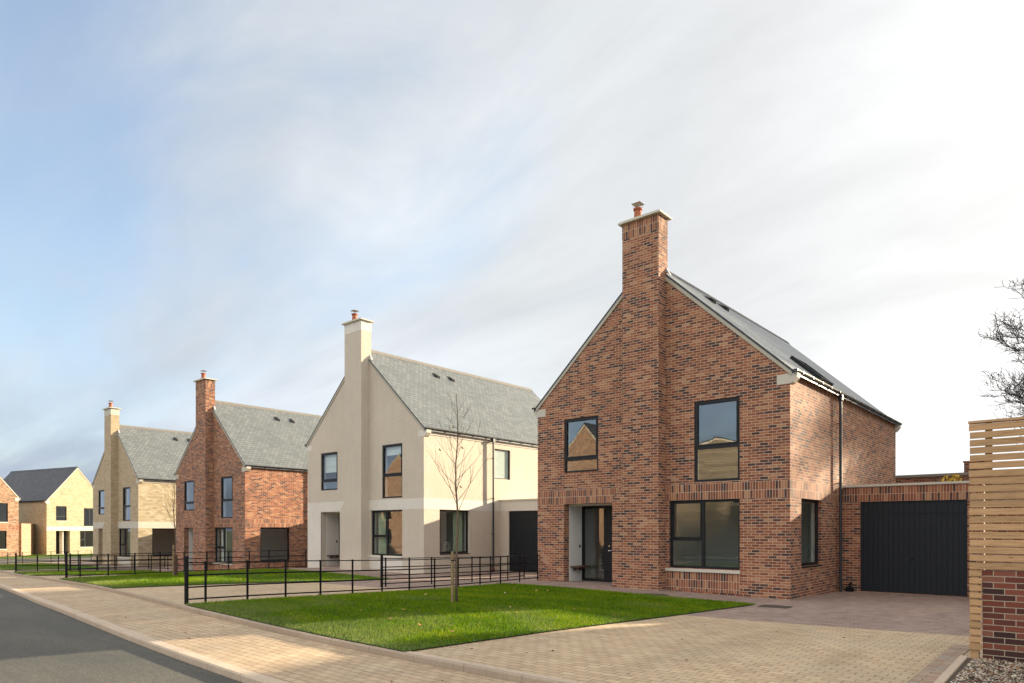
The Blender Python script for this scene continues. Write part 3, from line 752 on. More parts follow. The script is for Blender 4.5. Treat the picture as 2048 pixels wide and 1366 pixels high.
def main_house(ix, x0, y0, z0, kind, label):
    red = kind == 'red'
    mw = {'red': 'red_brick', 'render': 'rough_render', 'buff': 'buff_brick'}[kind]
    ms = {'red': 'red_brick', 'render': 'rough_render', 'buff': 'rough_buff_stone'}[kind]
    mband = {'red': 'red_soldier_brick', 'render': 'smooth_render', 'buff': 'pale_stone'}[kind]
    t = empty('house', (x0, y0, z0), 0, label, 'house')
    ZB, ZT = 2.655, 3.105
    fh = [(-7.25, -5.92, 3.66, 5.42), (-2.67, -1.34, 3.16, 5.44), (-3.46, -1.34, .71, ZB), (-7.25, -5.13, .02, 2.64)]
    sh = [(.87, 2.64, .81, 2.68 - .025)]
    if ix == 1: sh.append((4.25, 5.33, 4.12, 5.48))
    house_shell(t, HW, HL, EAVE, SL, fh, sh, mw, ms)
    # --- stone or soldier-course bands
    mb = MB(); mb.box(-3.56, .004, -.004, .018, ZB, ZT); mb.box(-HW - .004, -5.005, -.004, .018, ZB, ZT)
    mb.build('band', mband, t, uvo=ZB)
    mb = MB(); mb.box(-.018, .0045, .019, HL, ZB, ZT); mb.build('band', mband, t, uvo=ZB)
    if kind != 'red':
        mb = MB(); mb.box(-.01, .03, .24, HL, 5.70, 5.86); mb.build('eaves_course', 'smooth_render' if kind == 'render' else 'pale_stone', t)
    else:
        mb = MB(); mb.box(-.018, .004, .24, HL, 5.64, 5.86); mb.build('eaves_course', mband, t, uvo=5.64)
    # --- chimney breast with its stack
    zt = 10.93; zc = 9.0
    cb = MB()
    cb.prism([(-5.13, -.9), (-3.56, -.9), (-3.56, zc), (-4.77, zc), (-4.77, 3.06), (-5.13, ZB)], -.43, -.001, 0)
    cb.box(-4.77, -3.56, -.43, .105, zc, 10.48, 0, 'b')
    ch = cb.build('chimney', mw, t)
    cb = MB(); e = .004 if kind == 'red' else .006; cb.box(-4.77 - e, -3.56 + e, -.43 - e, .105 + e, 10.48, zt)
    cb.build('chimney_band', mband, ch, uvo=10.48)
    mb = MB(); mb.prism([(-4.87, zt), (-3.46, zt), (-3.46, zt + .045), (-3.56, zt + .065), (-4.77, zt + .065), (-4.87, zt + .045)], -.53, .205)
    mb.build('cap', 'sill_stone', ch)
    pb = MB(); cx, cy = -4.40, -.16
    pb.tube([(cx, cy, zt + .08), (cx, cy, zt + .43)], [.12, .105], 14); pb.tube([(cx, cy, zt + .43), (cx, cy, zt + .48)], .135, 14)
    pot = pb.build('chimney_pot', 'terracotta', ch, True)
    for p in pot.data.polygons: p.use_smooth = len(p.vertices) == 4
    wb = MB(); zb = zt + .61
    for sx, sy in ((1, 1), (1, -1), (-1, 1), (-1, -1)): wb.tube([(cx + sx * .09, cy + sy * .09, zt + .46), (cx + sx * .11, cy + sy * .11, zb + .02)], .006, 5)
    ap = (cx, cy, zb + .07); cs = [(cx - .15, cy - .15, zb), (cx + .15, cy - .15, zb), (cx + .15, cy + .15, zb), (cx - .15, cy + .15, zb)]
    for i in range(4): wb.quad([cs[i], cs[(i + 1) % 4], ap])
    wb.quad(cs[::-1]); wb.build('cowl', 'galvanised_metal', ch)
    # lead flashing where the stack meets the slates
    fb = MB(); fb.prism([(-3.553, 9.36), (-3.44, 9.26), (-3.44, 9.275), (-3.553, 9.48)], .02, .11); fb.build('flashing', 'lead_flashing', ch)
    if kind == 'red':        # the cut edge of the soldier course against the breast
        wb = MB()
        for i in range(6):
            f = i / 5.5; bx = -5.13 + .36 * f; bz = ZB + .405 * f
            wb.prism([(bx - .01, bz), (bx + .045, bz + .052), (bx - .02, bz + .075), (bx - .075, bz + .022)][::-1], -.4345, -.429)
        wb.build('raking_bricks', 'red_soldier_brick', ch)
    # --- roof
    rf, zr = roof_parts(t, HW, HL, EAVE, SL, 'grey_green_slate')
    for yv in (3.75 if ix != 0 else 2.6, 4.75 if ix != 0 else 3.6):     # roof vents near the ridge
        a = 3.45; z = EAVE + SL * a; vb = MB(); w = .22
        vb.v += [(-a + .17, yv, z - SL * .17 + .004), (-a + .17, yv + w, z - SL * .17 + .004), (-a - .17, yv + w, z + SL * .17 + .004), (-a - .17, yv, z + SL * .17 + .004),
                 (-a + .19, yv + .02, z - SL * .17 + .11), (-a + .19, yv + w - .02, z - SL * .17 + .11)]
        vb.f += [(0, 1, 5, 4), (4, 5, 2, 3), (0, 4, 3), (1, 2, 5)]; vb.m += [0] * 4
        vb.build('roof_vent', 'vent_black', rf)
    if ix == 0:              # roof window beside the eaves
        vb = MB(); nrm = Vector((SL, 0, 1)).normalized(); up = Vector((-1, 0, SL)).normalized()
        o = Vector((-.28, 3.35, EAVE + SL * .28)); wy, hs, tk = 1.25, 1.18, .10
        def P(u, v, n): return tuple(o + Vector((0, u, 0)) + up * v + nrm * n)
        for (u0, u1, v0, v1) in ((0, wy, 0, .09), (0, wy, hs - .09, hs), (0, .09, .09, hs - .09), (wy - .09, wy, .09, hs - .09)):
            c = [P(u0, v0, .0), P(u1, v0, .0), P(u1, v1, .0), P(u0, v1, .0)]; d = [P(u0, v0, tk), P(u1, v0, tk), P(u1, v1, tk), P(u0, v1, tk)]
            vb.quad(d)
            for i in range(4): vb.quad([c[i], c[(i + 1) % 4], d[(i + 1) % 4], d[i]])
        rw = vb.build('roof_window', 'window_aluminium', t)
        gb = MB(); gb.quad([P(.09, .09, .07), P(wy - .09, .09, .07), P(wy - .09, hs - .09, .07), P(.09, hs - .09, .07)]); gb.build('pane', 'dark_window_glass', rw)
    gutter(t, -.05, HL + .05, .15, EAVE - .075, 1)
    gutter(t, -.05, HL + .05, -HW - .15, EAVE - .075, -1)
    # --- kneeler stones at the four roof corners
    mk = {'red': 'pale_stone', 'render': 'smooth_render', 'buff': 'pale_stone'}[kind]
    for xs, s in ((0, 1), (-HW, -1)):
        for ya, yb in ((-.006, .235), (HL - .235, HL + .006)):
            pr = [(-.34, 5.60), (.004, 5.60), (.07, 5.63), (.13, 5.70), (.17, 5.745), (.19, 5.86), (-.34, 5.86)]
            poly = [(xs + s * p, z) for p, z in pr]
            if s == -1: poly = poly[::-1]
            k = MB(); k.prism(poly, ya, yb); k.build('kneeler', mk, t)
    # --- downpipe with its brackets
    pb = MB(); px = .135; py = 4.02
    pb.tube([(.15, py, EAVE - .11), (.15, py, EAVE - .22), (px, py, EAVE - .34), (px, py, .06), (px, py, -.25)], .042, 10)
    pb.box(px - .06, px + .06, py - .06, py + .06, EAVE - .30, EAVE - .135)
    for zz in (5.0, 3.2, 1.6, .5): pb.box(.0, px, py - .012, py + .012, zz, zz + .025); pb.tube([(px, py, zz - .02), (px, py, zz + .045)], .05, 10)
    dp = pb.build('downpipe', 'gutter_grey', t)
    # --- windows
    cur = None
    two = ix == 1
    window(t, -7.25, -5.92, 3.66, 5.42, .03, transom=4.10, blind=.48 if two else None)
    window(t, -2.67, -1.34, 3.16, 5.44, .03, transom=4.13, blind=.16 if two else None)
    window(t, -3.46, -1.34, .71, ZB, .08, mull=-2.44, bar=1.53, curtain=[(-3.3, -2.75, 'green_fabric')] if two else [(-3.2, -2.6, 'white_fabric')] if ix == 2 else None)
    # side windows face +x: built in a frame turned by 90 degrees, so along-the-wall = y
    window(t, .87, 2.64, .81, ZB, .10, side=True, curtain=[(1.95, 2.5, 'green_fabric')] if two else None, fw=.075)
    if ix == 1:
        w = window(t, 4.25, 5.33, 4.12, 5.48, .05, side=True, fw=.05)
        mb = MB(); mb.box(4.30, 5.28, .095, .10, 4.17, 5.43); mb.build('blind', 'white_fabric', w)  # white sheet close behind the pane, stands in for the bright sky's reflection
    ms_ = {'red': 'sill_stone', 'render': 'smooth_render', 'buff': 'pale_stone'}[kind]
    mb = MB(); mb.prism([(-.055, .612), (.16, .612), (.16, .70), (.02, .70), (-.055, .685)], -3.555, -1.32, axis='x'); mb.build('window_sill', ms_, t)
    mb = MB(); mb.box(.001, .03, .9, 2.61, .782, .812); 
    mb.build('window_sill', 'window_aluminium', t)
    mb = MB(); mb.box(-3.555, -1.34, -.005, .015, .06 if red else .12, .61); mb.build('spandrel_panel', mband, t, uvo=.16)
    # --- porch: recess lined in pale render, glazed screen and door, bench shelf
    mb = MB(); yb = 1.0
    mb.box(-7.27, -7.245, .30, yb, .02, 2.64, 0); mb.box(-5.135, -5.10, .30, yb, .02, 2.64, 0)
    mb.box(-7.245, -5.135, .30, yb + .2, 2.60, 2.66, 0)
    mb.box(-7.25, -5.13, .0, yb + .1, .061, .075, 2)
    mb.build('porch', ['interior_plaster' if kind != 'render' else 'smooth_render', mw, 'mauve_pavers'], t)
    mb = MB(); rect_frame(mb, -7.24, -5.14, .08, 2.60, yb, yb + .08, .055); mb.box(-6.34, -6.24, yb + .002, yb + .078, .135, 2.545)
    rect_frame(mb, -7.185, -6.34, .135, 2.545, yb + .01, yb + .06, .03)
    df = mb.build('door_frame', 'window_aluminium', t)
    g = MB(); g.quad([(-7.16, yb + .035, .16), (-6.36, yb + .035, .16), (-6.36, yb + .035, 2.52), (-7.16, yb + .035, 2.52)]); g.build('pane', 'window_glass', df)
    mb = MB(); mb.box(-6.24, -5.195, yb + .012, yb + .066, .135, 2.545)
    for i in range(8): mb.box(-6.235 + i * .13, -6.235 + i * .13 + .122, yb + .006, yb + .0115, .14, 2.54)
    d = mb.build('front_door', 'window_aluminium', t)
    hb = MB(); hb.tube([(-6.14, yb + .008, 1.12), (-6.14, yb - .05, 1.12)], .02, 8); hb.tube([(-6.14, yb - .045, 1.12), (-6.04, yb - .045, 1.12)], .012, 8); hb.build('handle', 'chrome', d)
    hb = MB(); hb.tube([(-6.14, yb + .008, 1.27), (-6.14, yb - .02, 1.27)], .025, 8); hb.build('lock', 'chrome', d)
    mb = MB(); mb.box(-7.244, -6.88, .32, .97, .56, .60); mb.prism([(-7.244, .44), (-7.21, .44), (-6.92, .56), (-7.244, .56)], .5, .54); mb.prism([(-7.244, .44), (-7.21, .44), (-6.92, .56), (-7.244, .56)], .8, .84)
    mb.build('bench', 'dark_timber', t)
    mb = MB(); mb.box(-7.245, -7.225, .84, .90, 1.20, 1.30); mb.build('doorbell', 'black_paint', t)
    if kind == 'render':
        mb = MB(); mb.box(-HW - .003, -7.25, -.0035, .02, -.9, ZB); mb.build('smooth_panel', 'smooth_render', t)
    # --- garage with parapet and coping
    gy = 4.62; gw = 3.62
    mb = MB(); panel_wall(mb, .001, gw, -.9, 3.11, [(.53, 3.27, -.06, ZB)], lambda a, dd, z: (a, gy + dd, z), .25, 0, 1)
    mb.quad([(gw, gy, -.9), (gw, gy + 6.2, -.9), (gw, gy + 6.2, 3.11), (gw, gy, 3.11)], 0)
    mb.quad([(gw, gy + 6.2, -.9), (0, gy + 6.2, -.9), (0, gy + 6.2, 3.11), (gw, gy + 6.2, 3.11)], 0)
    mb.quad([(.001, gy + .25, 2.95), (gw - .01, gy + .25, 2.95), (gw - .01, gy + 6.19, 2.95), (.001, gy + 6.19, 2.95)], 2)
    ga = mb.build('garage', [ms if kind != 'buff' else mw, 'interior_plaster', 'lead_flashing'], t)
    mb = MB(); mb.box(.006, gw + .004, gy - .004, gy + .02, ZB, 3.108); mb.build('band', mband, ga, uvo=ZB)
    mb = MB(); mb.prism([(gy - .05, 3.11), (gy + .30, 3.11), (gy + .30, 3.15), (gy - .05, 3.175)], .006, gw + .05, axis='x'); mb.box(gw - .22, gw + .05, gy + .30, gy + 6.2, 3.11, 3.16)
    mb.build('coping', 'sill_stone', ga)
    mb = MB(); dy = gy + .045
    mb.box(.53, .60, dy, dy + .1, -.3, ZB); mb.box(3.20, 3.27, dy, dy + .1, -.3, ZB); mb.box(.60, 3.20, dy, dy + .1, ZB - .05, ZB)
    n = 19; w = 2.60 / n
    mb.box(.60, 3.20, dy + .035, dy + .06, -.3, ZB - .05)
    for i in range(n):
        xa = .60 + i * w
        mb.box(xa + .004, xa + w - .004, dy + .012, dy + .034, -.3, 2.255); mb.box(xa + .004, xa + w - .004, dy + .012, dy + .034, 2.28, ZB - .052)
    gd = mb.build('garage_door', 'garage_boards', ga)
    hb = MB(); hb.tube([(1.9, dy + .012, .95), (1.9, dy - .02, .95)], .022, 8); hb.tube([(1.86, dy - .02, .95), (1.94, dy - .02, .95)], .009, 8); hb.build('handle', 'black_paint', ga)
    return t
main_house(0, LOTS[0][0], LOTS[0][1], 0.0, 'red', 'large red brick house nearest the camera, its dark garage beside the timber screen')
main_house(1, LOTS[1][0], LOTS[1][1], -.016, 'render', 'cream rendered house between two red brick houses, white panel round its porch')
main_house(2, LOTS[2][0], LOTS[2][1], -.735, 'red', 'smaller looking red brick house left of the cream rendered one')
main_house(3, LOTS[3][0], LOTS[3][1], -.78, 'buff', 'buff brick house with a tall chimney and rough pale stone side wall')

main_house(4, 14.65, 0.0, .1, 'buff', 'buff brick house beyond the timber screen, just outside the right edge')
def simple_house(name, loc, rz, W_, L_, eave, sl, wall, sidewall, roofm, label, fh, door=None, band=None, shell_base=-.6, trim='pale_stone', frame='window_aluminium'):
    t = empty(name, loc, rz, label, 'house')
    holes = [f[:4] for f in fh] + ([door] if door else [])
    house_shell(t, W_, L_, eave, sl, holes, [], wall, sidewall, base=shell_base)
    if band: mb = MB(); mb.box(-W_ - .004, .004, -.004, .02, 2.655, 3.105); mb.build('band', band, t)
    roof_parts(t, W_, L_, eave, sl, roofm, roofm, verge='pale_stone')
    for f in fh:
        kw = f[4] if len(f) > 4 else {}
        window(t, f[0], f[1], f[2], f[3], .06, frame=frame, glass='dark_window_glass', **kw)
        if f[2] > .3:
            mb = MB(); mb.box(f[0] - .03, f[1] + .03, -.04, .05, f[2] - .09, f[2] - .003); mb.build('window_sill', trim, t)
    if door:
        mb = MB(); mb.box(door[0], door[1], 1.0, 1.06, door[2], door[3]); mb.build('front_door', 'black_paint', t)
        mb = MB(); mb.box(door[0] - .02, door[0], .3, 1.0, door[2], door[3]); mb.box(door[1], door[1] + .02, .3, 1.0, door[2], door[3]); mb.box(door[0], door[1], .3, 1.0, door[3], door[3] + .02)
        mb.build('porch', wall, t)
    gutter(t, -.03, L_ + .03, .15, eave - .075, 1); gutter(t, -.03, L_ + .03, -W_ - .15, eave - .075, -1)
    for xs, s in ((0, 1), (-W_, -1)):
        poly = [(xs + s * p, z) for p, z in [(-.3, eave - .42), (.004, eave - .42), (.13, eave - .3), (.19, eave - .16), (-.3, eave - .16)]]
        if s == -1: poly = poly[::-1]
        k = MB(); k.prism(poly, -.006, .23); k.build('kneeler', trim, t)
    return t
# the two houses closing the street at the far left
simple_house('house', (-81.8, 11.3, -1.0), R(103.2), 6.5, 13.6, 6.0, 1.17, 'yellow_brick', 'yellow_brick', 'dark_slate_small',
    'distant yellow brick house with a dark slate roof and a black recessed doorway',
    [(-5.55, -4.42, 3.75, 5.35, dict(transom=4.2)), (-2.55, -1.1, 3.15, 5.2, dict(mull=-1.9)), (-2.97, -1.1, .8, 2.64, dict(mull=-2.4, bar=1.6))],
    (-5.55, -4.07, .02, 2.64), 'pale_stone')
simple_house('house', (-75.5, 1.3, -.93), R(103.2), 6.5, 10, 6.0, 1.17, 'orange_brick', 'orange_brick', 'dark_slate_small',
    'distant orange brick house cut off by the left edge of the picture',
    [(-3.0, -.95, 3.45, 5.3, dict(mull=-1.9)), (-3.2, -1.07, .8, 2.6, dict(mull=-2.1))], None, 'red_soldier_brick')
# a further roof glimpsed between the yellow and the buff houses
simple_house('house', (-86, 30, -1.2), R(103.2), 7, 12, 5.4, .95, 'buff_brick', 'buff_brick', 'dark_slate_small',
    'far house whose dark roof just shows behind the yellow brick gable', [(-5.5, -4.2, 3.4, 5.0), (-2.6, -1.2, 3.4, 5.0)])
# houses across the street, behind the camera: seen only as reflections in the windows
simple_house('house', (-19.5, -29.5, .1), R(180), 8.4, 9, 7.4, .25, 'timber_cladding', 'timber_cladding', 'dark_slate_small',
    'timber clad house across the road, mirrored in the nearest ground floor window', [(-6.5, -5.5, 3.6, 5.2)])
simple_house('house', (-31.0, -29.5, -.2), R(180), 8.0, 10, 6.4, 1.15, 'orange_brick', 'orange_brick', 'dark_slate_small',
    'brick gable across the road, mirrored in the nearest upper left window', [(-6.3, -5.1, 3.6, 5.2)])
simple_house('house', (-57.0, -29.5, -.7), R(180), 9.0, 10, 6.4, 1.0, 'orange_brick', 'orange_brick', 'dark_slate_small',
    'orange brick house across the road, mirrored in the rendered house window', [(-6.9, -5.5, .9, 2.5), (-6.9, -5.5, 3.6, 5.2), (-3.2, -1.8, .9, 2.5), (-3.2, -1.8, 3.6, 5.2)])

# low brick wall between the two far houses
mb = MB(); mb.box(0, 6.5, 0, .33, -.5, 3.28); mb.box(-.03, 6.53, -.03, .36, 3.283, 3.34)
w = mb.build('brick_wall', 'orange_brick'); w.location = (-76.6, 1.8, -.95); w.rotation_euler = (0, 0, R(156))
tag(w, 'tall brick side wall joining the orange and yellow brick houses', 'wall')
mb = MB(); mb.box(0, 2.5, 0, .215, -.5, 3.05); mb.box(-.0, 2.5, -.03, .245, 3.053, 3.12)  # unseen wall beside the garage, added to block a strip of sun
w = mb.build('brick_wall', 'red_brick'); w.location = (3.70, 4.9, 0)
tag(w, 'unseen red brick wall added right of the nearest garage to shade the forecourt', 'wall')
# building behind the nearest garage, with chimney
t = empty('outbuilding', (-2.5, 16, 0), 0, 'low old brick building behind the nearest garage, chimney at its right end', 'outbuilding')
mb = MB(); mb.box(0, 8.6, 0, 5, -.5, 4.08); mb.build('wall', 'dark_red_brick', t)
mb = MB(); mb.box(-.04, 8.64, -.05, 5.05, 4.083, 4.2); mb.build('coping', 'ridge_tile_clay', t)
mb = MB(); mb.box(4.10, 4.95, 1.0, 1.7, 4.203, 4.70); mb.box(4.06, 4.99, .96, 1.74, 4.703, 4.76); c = mb.build('chimney', 'dark_red_brick', t)
mb = MB(); mb.tube([(4.4, 1.35, 4.76), (4.4, 1.35, 4.98)], .12, 12); mb.build('chimney_pot', 'terracotta', c)

def climber():
    t = empty('climbing_plant', (1.15, 15.7, -.05), 0, 'yellow leaved climbing plant on the old brick building behind the garage', 'plant'); q = np.random.default_rng(9)
    mb = MB()
    for k in range(4): mb.tube([(.15 * k - .3, .1, 0), (.2 * k - .4, .08, 1.8), (.3 * k - .5, .05, 3.2), (.35 * k - .55, .02, 4.0 + .06 * k)], [.02, .015, .01, .006], 5)
    mb.build('stems', 'sapling_bark', t)
    n = 260; c = np.c_[q.normal(.2, .17, n), q.normal(-.03, .10, n), 3.9 - np.abs(q.normal(0, .38, n)) + .30 * q.random(n)]
    d = q.normal(0, 1, (n, 3)); d /= np.linalg.norm(d, axis=1)[:, None]; e = np.cross(d, q.normal(0, 1, (n, 3))); e /= np.linalg.norm(e, axis=1)[:, None]
    sz = (.03 + .04 * q.random(n))[:, None]
    V = np.stack([c - d * sz, c + e * sz * .7, c + d * sz, c - e * sz * .7], 1).reshape(-1, 3)
    np_mesh('leaves', V, np.arange(4 * n).reshape(-1, 4), ['yellow_leaves'], parent=t, attrs={'tone': np.repeat(q.random(n), 4)})
climber()

# ---------------------------------------------------------------- estate fences
def fence(label, x, ystart, n, first=.5, z_h=.86, step=.94, thick=True, lead=.4):
    y0 = ystart; t = empty('estate_fence', (x, y0, h1(x, y0)), 0, label, 'fence', 'black metal estate fences between the plots')
    zb = h1(x, y0)
    if thick:
        mb = MB(); r = .042; mb.tube([(0, 0, -.2), (0, 0, z_h + .09)], r, 10); mb.tube([(0, 0, z_h + .09), (0, 0, z_h + .115), (0, 0, z_h + .13)], [r + .008, r + .008, .012], 10)
        mb.build('end_post', 'black_paint', t)
    ys = [lead + i * step for i in range(n)]
    for y in ys:
        dz = h1(x, y0 + y) - zb
        mb = MB(); mb.box(-.008, .008, y - .023, y + .023, dz - .2, dz + z_h + .012); mb.box(-.012, .012, y - .028, y + .028, dz + z_h - .035, dz + z_h + .005)
        mb.build('post', 'black_paint', t)
    pts = [0 if thick else lead] + ys
    for k, zz in enumerate((.07, .32, .57)):
        mb = MB()
        for a, b in zip(pts[:-1], pts[1:]):
            za, zc = h1(x, y0 + a) - zb + zz, h1(x, y0 + b) - zb + zz
            mb.quad([(-.012, a, za), (-.012, b, zc), (-.012, b, zc + .031), (-.012, a, za + .031)][::-1]); mb.quad([(-.003, a, za), (-.003, b, zc), (-.003, b, zc + .031), (-.003, a, za + .031)])
            mb.quad([(-.012, a, za + .031), (-.003, a, za + .031), (-.003, b, zc + .031), (-.012, b, zc + .031)]); mb.quad([(-.012, a, za), (-.012, b, zc), (-.003, b, zc), (-.003, a, za)])
        mb.build('rail', 'black_paint', t)
    mb = MB(); mb.tube([(0, a, h1(x, y0 + a) - zb + z_h - .012) for a in pts], .0125, 8); mb.build('rail', 'black_paint', t)
    return t
fence('nearest black estate fence, along the left side of the nearest lawn', -8.30, -11.76, 13, lead=.40)
fence('short black estate fence on the grey paving just behind the nearest one', -10.37, -5.03, 8, lead=.15)
fence('black estate fence across the lawn in front of the smaller red brick house', -22.3, -9.90, 11, lead=.44)
fence('short black estate fence on the paving before the buff brick house', -37.6, -5.3, 6, lead=.4)
fence('black estate fence on the grass below the buff brick house', -36.0, -8.2, 9, lead=.94)
fence('farthest black estate fence, before the yellow and orange brick houses', -56.6, -6.7, 9, lead=.94, z_h=.9)

# ---------------------------------------------------------------- timber screen on its wall, right edge
def slat_screen():
    yb = -7.85; xs0, xs1 = 4.85, 7.5; zg = .2
    t = empty('timber_screen', (xs0, yb, zg), 0, 'tall slatted softwood screen above the low brick wall at the right edge', 'screen')
    mb = MB(); n = 19; z0 = 1.335; pitch = .0955
    r = random.Random(3)
    for i in range(n):
        z = z0 + i * pitch; dz = r.uniform(-.003, .003); x = r.uniform(-.006, .006)
        mb.box(x, xs1 - xs0, -.022, .0, z + dz - zg, z + dz + .078 - zg)
    mb.build('slats', 'softwood_slats', t)
    mb = MB()
    for i in range(14):
        z = z0 - (i + 1) * pitch * .96
        if z < .26: break
        x = r.uniform(-.005, .005)
        mb.box(x, .128 + r.uniform(-.004, .004), -.022, -.0, z - zg + r.uniform(-.003, .003), z + .068 - zg)
    mb.build('end_slats', 'softwood_slats', t)
    mb = MB(); mb.box(.005, .095, .002, .092, 0.0, z0 - zg); 
    mb.build('post', 'softwood_slats', t)
    for x in (.16, 1.3, 2.5):
        mb = MB(); mb.box(x, x + .07, .002, .072, z0 - zg - .012, z0 + n * pitch - .01 - zg); mb.build('post', 'softwood_slats', t)
    mb = MB(); mb.box(-.012, xs1 - xs0, -.035, .085, z0 + n * pitch - zg, z0 + n * pitch + .028 - zg); mb.build('top_rail', 'softwood_slats', t)
    mb = MB(); mb.box(0, 2.5, 0, .215, -.4, 1.315 - .2)
    w = mb.build('brick_wall', 'dark_red_brick'); w.location = (4.985, yb - .004, .2)
    tag(w, 'low dark red brick wall under the slatted timber screen', 'wall')
slat_screen()
# gravel bed and its edging
sheet('gravel_bed', pl([(4.90, -12.0), (4.84, -7.9)]), pl([(11, -12.0), (11, -7.9)]), .012, 'soil', 12, 12)
def chips(n, size, mat, name, area, flat, zoff, kind='stuff', seed=1, tonefn=None):
    q = np.random.default_rng(seed); x = area[0] + q.random(n) * (area[1] - area[0]); y = area[2] + q.random(n) * (area[3] - area[2])
    z = H(x, y) + zoff
    base = np.array([(1, 0, 0), (-.5, .87, 0), (-.5, -.87, 0), (0, 0, .8), (0, 0, -.8)], float); Ft = np.array([(0, 1, 3), (1, 2, 3), (2, 0, 3), (1, 0, 4), (2, 1, 4), (0, 2, 4)])
    if flat: base = np.array([(1.2, 0, 0), (.1, .7, .25), (-1.1, 0, .05), (.1, -.7, .2)], float); Ft = np.array([(0, 1, 2), (0, 2, 3)])
    k = len(base); a = q.random(n) * 6.283; s = size * (.5 + q.random(n)); tl = (q.random((n, 2)) - .5) * (1.0 if flat else .6)
    B = base[None] * (1 + (q.random((n, k, 3)) - .5) * .5)
    xx = B[..., 0] * np.cos(a)[:, None] - B[..., 1] * np.sin(a)[:, None]; yy = B[..., 0] * np.sin(a)[:, None] + B[..., 1] * np.cos(a)[:, None]
    zz = B[..., 2] * .6 + xx * tl[:, :1] + yy * tl[:, 1:]
    V = np.stack([xx * s[:, None] + x[:, None], yy * s[:, None] + y[:, None], zz * s[:, None] + z[:, None]], -1).reshape(-1, 3)
    F = (Ft[None] + (np.arange(n) * k)[:, None, None]).reshape(-1, 3)
    tone = np.repeat(q.random(n), k)
    return tag(np_mesh(name, V, F, [mat], attrs={'tone': tone}), kind=kind)
chips(14000, .013, 'stone_chips', 'gravel', (4.91, 7.6, -12, -7.87), False, .02, seed=2)
chips(1500, .022, 'dead_leaves', 'fallen_leaves', (5.0, 7.6, -12, -7.9), True, .035, seed=3)
sheet('bed_edging', pl([(4.82, -12.05), (4.76, -7.9)]), pl([(4.90, -12.05), (4.84, -7.9)]), .035, 'kerb_concrete', 12, 2)
sheet('bed_edging', pl([(4.90, -12.05), (4.84, -7.9)]), pl([(4.905, -12.05), (4.845, -7.9)]), (.035, -.05), 'kerb_concrete', 12, 2)
sheet('paver_border', pl([(4.56, -12.05), (4.52, -6.6)]), pl([(4.80, -12.05), (4.74, -6.6)]), .002, 'border_pavers', 12, 2)
chips(75, .032, 'lawn_leaves', 'fallen_leaves', (-7.9, -.9, -11.2, -2.4), True, .085, seed=5)
chips(26, .022, 'lawn_leaves', 'fallen_leaves', (-22, -15, -9.5, -2.6), True, .085, seed=6)
chips(170, .017, 'dead_leaves', 'fallen_leaves', (-9, 4.6, -14, -5), True, .0, seed=8)

# drain covers
def drain(x, y, label):
    t = empty('drain_cover', (x, y, h1(x, y)), R(3), label, 'drain cover', 'iron drain covers in the forecourt paving')
    mb = MB(); rect_frame(mb, -.33, .33, -.24, .24, 0, 1, .02); mb.v = [(a, c, b * .012 - .004) for a, b, c in mb.v]
    mb.build('frame', 'drain_iron', t)
    mb = MB()
    for i in range(11): mb.box(-.30 + i * .055, -.30 + i * .055 + .03, -.215, .215, -.02, .004)
    mb.build('grating', 'drain_iron', t)
drain(.4, -2.2, 'iron drain grating at the corner of the nearest house, by the lawn tip')
drain(-3.0, -1.72, 'iron drain grating before the chimney breast of the nearest house')

